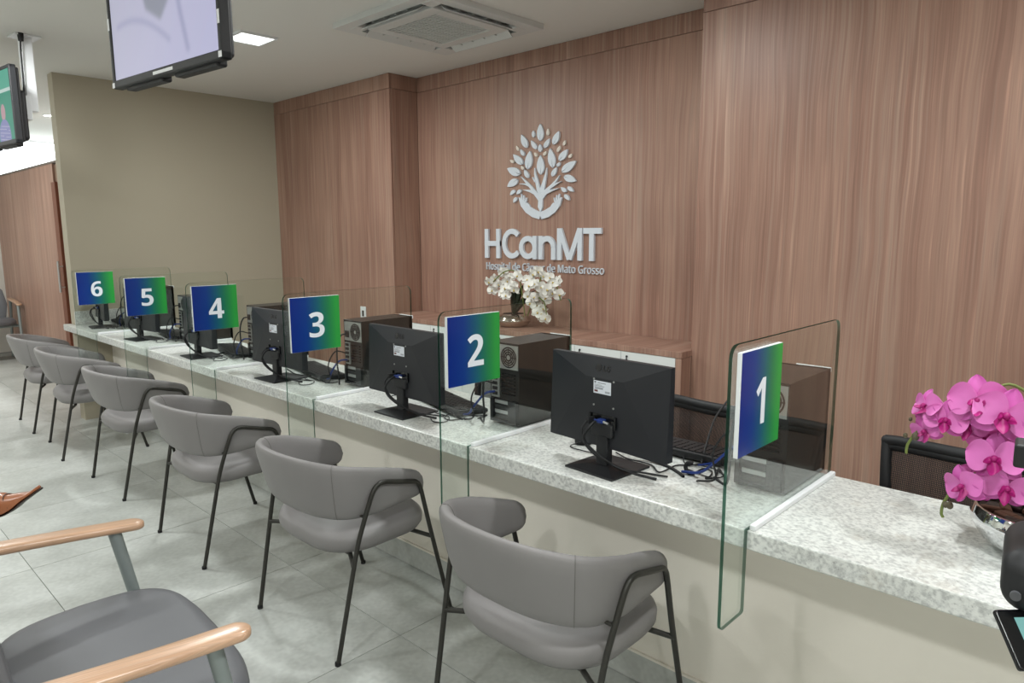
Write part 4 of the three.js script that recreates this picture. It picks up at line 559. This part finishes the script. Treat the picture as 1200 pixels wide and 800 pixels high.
// ------------------------------------------------------------------ video camera on a tripod at the edge of the frame
{
  const dir = ray(1200, 690), depth = 0.75, org = camera.position.clone().addScaledVector(dir, depth), t = thing('video_camera', 'black video camera with a flip-out screen on a tripod', 'camera', [org.x, 0, org.z], 7.6 * Math.PI / 180);
  const y = org.y, px = 0.75 / FOCAL, X = u => (u - 1200) * px * 0.81, Y = v => y + (690 - v) * px; // local x runs to the right of the frame
  mesh('camera_body', [rspan(X(1171), X(1330), Y(712), Y(636), -0.1, 0.03, 0.024, 4), rod([0.06, y + 0.01, -0.09], [0.06, y + 0.01, -0.2], 0.034, 0.037, 28), rod([0.06, y + 0.01, -0.2], [0.06, y + 0.01, -0.23], 0.04, 0.044, 28)], BLACK, t);
  mesh('record_button', new THREE.CylinderGeometry(0.005, 0.005, 0.004, 16).rotateX(Math.PI / 2).translate(X(1190), Y(686), 0.031), new THREE.MeshStandardMaterial({ color: 0x55565a, roughness: 0.5 }), t);
  const a = V(0.8, 0, -0.6), b = V(0.45, -0.68, 0.58).normalize(), n = a.clone().cross(b).normalize().negate(), m = new THREE.Matrix4().makeBasis(a, b.clone().negate(), n), c0 = V(X(1168), Y(706), 0.035);
  const fs = mesh('flip_screen', rspan(0, 0.085, -0.06, 0, -0.008, 0, 0.003), BLACK_GLOSS, t); fs.applyMatrix4(m.clone().setPosition(c0));
  mesh('display', new THREE.PlaneGeometry(0.062, 0.044).translate(0.047, -0.031, 0.0006), new THREE.MeshStandardMaterial({ color: 0x050505, emissive: new THREE.Color().setRGB(0.22, 0.5, 0.47), emissiveIntensity: 0.6, roughness: 0.4 }), fs);
  mesh('top_handle', [rspan(X(1171), X(1330), Y(545), Y(517), -0.03, 0.005, 0.003), rspan(X(1192), X(1330), Y(552), Y(530), -0.02, 0.0, 0.003), rspan(X(1230), X(1262), Y(640), Y(540), -0.03, 0, 0.004)], BLACK, t);
  mesh('tripod_head', [rod([0.07, y - 0.16, -0.03], [0.07, y - 0.018, -0.03], 0.022), rbox(0.06, 0.02, 0.09, 0.004, 0.07, y - 0.03, -0.03), rod([0.07, y - 0.1, -0.03], [0.2, y - 0.2, 0.16], 0.006)], BLACK, t);
  for (const [dx, dz] of [[0.36, 0.06], [0.02, -0.32], [0.26, 0.3]]) mesh('tripod_leg', [rod([0.07, y - 0.16, -0.03], [0.07 + dx * 0.5, (y - 0.16) / 2, -0.03 + dz * 0.5], 0.013), rod([0.07 + dx * 0.45, (y - 0.16) * 0.55, -0.03 + dz * 0.45], [0.07 + dx, 0.006, -0.03 + dz], 0.009)], BLACK, t);
}

// ------------------------------------------------------------------ seated visitor at the left edge: only one pointed shoe reaches into the frame
{
  const smin = (a, b, k) => { const h = Math.max(k - Math.abs(a - b), 0) / k; return Math.min(a, b) - h * h * k * 0.25; };
  const cap = (p, a, b, ra, rb) => { const bx = b[0] - a[0], by = b[1] - a[1], bz = b[2] - a[2], px = p[0] - a[0], py = p[1] - a[1], pz = p[2] - a[2], t = clamp01((px * bx + py * by + pz * bz) / (bx * bx + by * by + bz * bz + 1e-9)); return Math.hypot(px - bx * t, py - by * t, pz - bz * t) - (ra + (rb - ra) * t); };
  function march(bones, lo, size, n, k, colour) { // bones: [a, b, ra, rb]
    const mc = new MarchingCubes(n, new THREE.MeshBasicMaterial(), false, false, 300000); mc.isolation = 0; const h = n / 2;
    for (let z = 0; z < n; z++) for (let y = 0; y < n; y++) for (let x = 0; x < n; x++) { const p = [lo[0] + (x / h) * size / 2, lo[1] + (y / h) * size / 2, lo[2] + (z / h) * size / 2]; let d = 1; for (const b of bones) { const e = cap(p, b[0], b[1], b[2], b[3]); d = e < d + k ? smin(d, e, k) : d; } mc.field[z * n * n + y * n + x] = -d; }
    mc.update(); const c = mc.count, pos = new Float32Array(c * 3), nor = new Float32Array(c * 3), col = new Float32Array(c * 3);
    for (let i = 0; i < c; i++) { for (let q = 0; q < 3; q++) { pos[i * 3 + q] = lo[q] + (mc.positionArray[i * 3 + q] + 1) * size / 2; nor[i * 3 + q] = mc.normalArray[i * 3 + q]; } const cc = colour(pos[i * 3], pos[i * 3 + 1], pos[i * 3 + 2]); col.set(cc, i * 3); }
    const g = new THREE.BufferGeometry(); g.setAttribute('position', new THREE.BufferAttribute(pos, 3)); g.setAttribute('normal', new THREE.BufferAttribute(nor, 3)); g.setAttribute('color', new THREE.BufferAttribute(col, 3)); return g;
  }
  const O = [-2.52, 0, 2.02], turn = -0.3, person = thing('person', 'seated visitor in dark clothes with crossed legs and a brown pointed shoe', 'person', O, turn);
  // local frame: faces -z; hips over the seat
  const toLocal = p => p.clone().sub(V(...O)).applyAxisAngle(V(0, 1, 0), -turn);
  const dist = (u, v, d) => { const r = ray(u, v); return camera.position.clone().addScaledVector(r, d); };
  const toe = toLocal(dist(47, 570, 2.36)), ball = toLocal(dist(10, 597, 2.38)), heel = toLocal(dist(-62, 592, 2.5)), ankle = heel.clone().add(V(-0.01, 0.07, 0.0)), A = v => [v.x, v.y, v.z];
  const SKIN = [0.42, 0.24, 0.17], SUIT = [0.035, 0.04, 0.055], SHIRT = [0.3, 0.34, 0.42], HAIR = [0.02, 0.014, 0.01];
  const hipL = [-0.09, 0.585, 0.06], hipR = [0.09, 0.585, 0.06], kneeX = A(ankle.clone().lerp(V(0.02, 0.72, -0.2), 0).add(V(-0.03, 0.09, 0.4))), kneeL = [-0.11, 0.585, -0.36], ankleL = [-0.12, 0.1, -0.4];
  const body = [[hipL, hipR, 0.105, 0.105], [[0, 0.6, 0.07], [0, 0.78, 0.12], 0.13, 0.125], [[0, 0.78, 0.12], [0, 0.98, 0.13], 0.125, 0.13], [[-0.13, 1.02, 0.13], [0.13, 1.02, 0.13], 0.07, 0.07], [[0, 1.02, 0.13], [0, 1.13, 0.115], 0.055, 0.05],
    [hipR, kneeX, 0.088, 0.062], [kneeX, A(ankle), 0.06, 0.04], [hipL, kneeL, 0.088, 0.062], [kneeL, ankleL, 0.06, 0.042],
    [[-0.18, 1.02, 0.13], [-0.24, 0.76, 0.08], 0.052, 0.042], [[-0.24, 0.76, 0.08], [-0.11, 0.71, -0.14], 0.042, 0.03], [[0.18, 1.02, 0.13], [0.25, 0.76, 0.08], 0.052, 0.042], [[0.25, 0.76, 0.08], [0.14, 0.74, -0.15], 0.042, 0.03]];
  const head = [[[0, 1.225, 0.1], [0, 1.265, 0.12], 0.078, 0.088], [[0, 1.17, 0.075], [0, 1.2, 0.085], 0.05, 0.06], [[0, 1.1, 0.115], [0, 1.18, 0.11], 0.05, 0.05], [[0, 1.235, 0.022], [0, 1.205, 0.006], 0.01, 0.013], [[-0.082, 1.21, 0.115], [-0.084, 1.24, 0.12], 0.012, 0.014], [[0.082, 1.21, 0.115], [0.084, 1.24, 0.12], 0.012, 0.014], [[-0.018, 1.178, 0.026], [0.018, 1.178, 0.026], 0.009, 0.009]];
  const hand = (w, s) => { const f = [[w, [w[0] - s * 0.02, w[1] - 0.012, w[2] - 0.07], 0.026, 0.024]]; for (let i = 0; i < 4; i++) { const bx = w[0] + s * (0.012 - i * 0.02), l = [0.06, 0.072, 0.067, 0.052][i], b0 = [bx, w[1] - 0.01, w[2] - 0.08], b1 = [bx - s * 0.004, w[1] - 0.018, w[2] - 0.08 - l * 0.55], b2 = [bx - s * 0.006, w[1] - 0.042, w[2] - 0.08 - l * 0.9]; f.push([b0, b1, 0.0095, 0.0088], [b1, b2, 0.0088, 0.0075]); } f.push([[w[0] + s * 0.02, w[1] - 0.005, w[2] - 0.02], [w[0] + s * 0.042, w[1] - 0.016, w[2] - 0.055], 0.012, 0.01], [[w[0] + s * 0.042, w[1] - 0.016, w[2] - 0.055], [w[0] + s * 0.04, w[1] - 0.024, w[2] - 0.085], 0.01, 0.008]); return f; };
  const wL = [-0.11, 0.71, -0.14], wR = [0.14, 0.74, -0.15];
  const parts = [march(body, [-0.75, 0.02, -1.0], 1.5, 116, 0.05, (x, y, z) => y > 1.09 ? SKIN : y > 0.66 && Math.abs(x) < 0.05 && z < 0.06 && y > 0.8 ? SHIRT : SUIT), march(head, [-0.16, 1.06, -0.05], 0.32, 96, 0.02, (x, y, z) => (y > 1.285 || (z > 0.125 && y > 1.16) || (y > 1.25 && z > 0.075 && Math.abs(x) > 0.06)) ? HAIR : (Math.hypot(Math.abs(x) - 0.031, (y - 1.238) * 1.6) < 0.011 && z < 0.06) ? [0.03, 0.02, 0.02] : (Math.abs(y - 1.178) < 0.007 && Math.abs(x) < 0.024 && z < 0.03) ? [0.36, 0.13, 0.11] : SKIN), march(hand(wL, 1), [-0.24, 0.58, -0.34], 0.26, 80, 0.012, () => SKIN), march(hand(wR, -1), [0.01, 0.61, -0.35], 0.26, 80, 0.012, () => SKIN)];
  const figure = mergeGeometries(parts, false); mesh('body', figure, new THREE.MeshStandardMaterial({ vertexColors: true, roughness: 0.7 }), person);
  const BROWN = new THREE.MeshPhysicalMaterial({ color: 0x9a5a34, roughness: 0.32, clearcoat: 0.5, clearcoatRoughness: 0.2 }), SOLE = new THREE.MeshStandardMaterial({ color: 0x2a1712, roughness: 0.5 });
  const shoe = (heel, ball, toe, up) => { // upper: rings along heel > ball > toe
    const spine = new THREE.CatmullRomCurve3([heel, heel.clone().lerp(ball, 0.55), ball, ball.clone().lerp(toe, 0.5), toe], false, 'centripetal'), rings = [], soleR = [];
    for (let i = 0; i <= 30; i++) { const u = i / 30, p = spine.getPoint(u), d = spine.getTangent(u), side = d.clone().cross(up).normalize(), n = side.clone().cross(d).normalize(); const w = 0.038 * Math.sin(Math.PI * (0.16 + 0.74 * u)) ** 0.7 * (u > 0.6 ? 1 - ((u - 0.6) / 0.42) ** 1.5 : 1) + 0.003, top = (u < 0.45 ? 0.075 - 0.06 * smooth(0.1, 0.5, u) * 0.6 : 0.058 * (1 - smooth(0.45, 0.9, u)) + 0.007), ring = [], so = []; for (let j = 0; j < 18; j++) { const a = j / 18 * 2 * Math.PI, c = Math.cos(a), q = Math.sin(a); ring.push(p.clone().addScaledVector(side, w * c).addScaledVector(n, q > 0 ? top * q ** 0.8 : 0.004 * q)); so.push(p.clone().addScaledVector(side, (w + 0.003) * c).addScaledVector(n, -0.007 + 0.004 * q)); } rings.push(ring); soleR.push(so); }
    const g = mesh('shoe', loft(rings), BROWN, person); mesh('sole', loft(soleR), SOLE, g);
    const u = 0.62, p = spine.getPoint(u), d = spine.getTangent(u), side = d.clone().cross(up).normalize(), n = side.clone().cross(d).normalize(); mesh('toe_seam', tube([-1, -0.6, 0, 0.6, 1].map(k => p.clone().addScaledVector(side, 0.0375 * k).addScaledVector(n, 0.049 * Math.sqrt(1 - 0.98 * k * k))), 0.0015, 20, 5), SOLE, g);
    mesh('heel_block', rbox(0.05, 0.022, 0.055, 0.006).applyMatrix4(new THREE.Matrix4().makeBasis(side, n, d.clone().negate()).setPosition(heel.clone().addScaledVector(n, -0.018).addScaledVector(d, 0.03))), SOLE, g);
  };
  shoe(heel, ball, toe, V(0, 1, 0.15));
  shoe(V(-0.12, 0.03, -0.37), V(-0.125, 0.015, -0.54), V(-0.13, 0.03, -0.66), V(0, 1, 0));
  copyOf(armProto, [O[0], 0, O[2]], turn, 'grey waiting armchair with wooden arms under the seated visitor');
}

renderer.render(scene, camera);
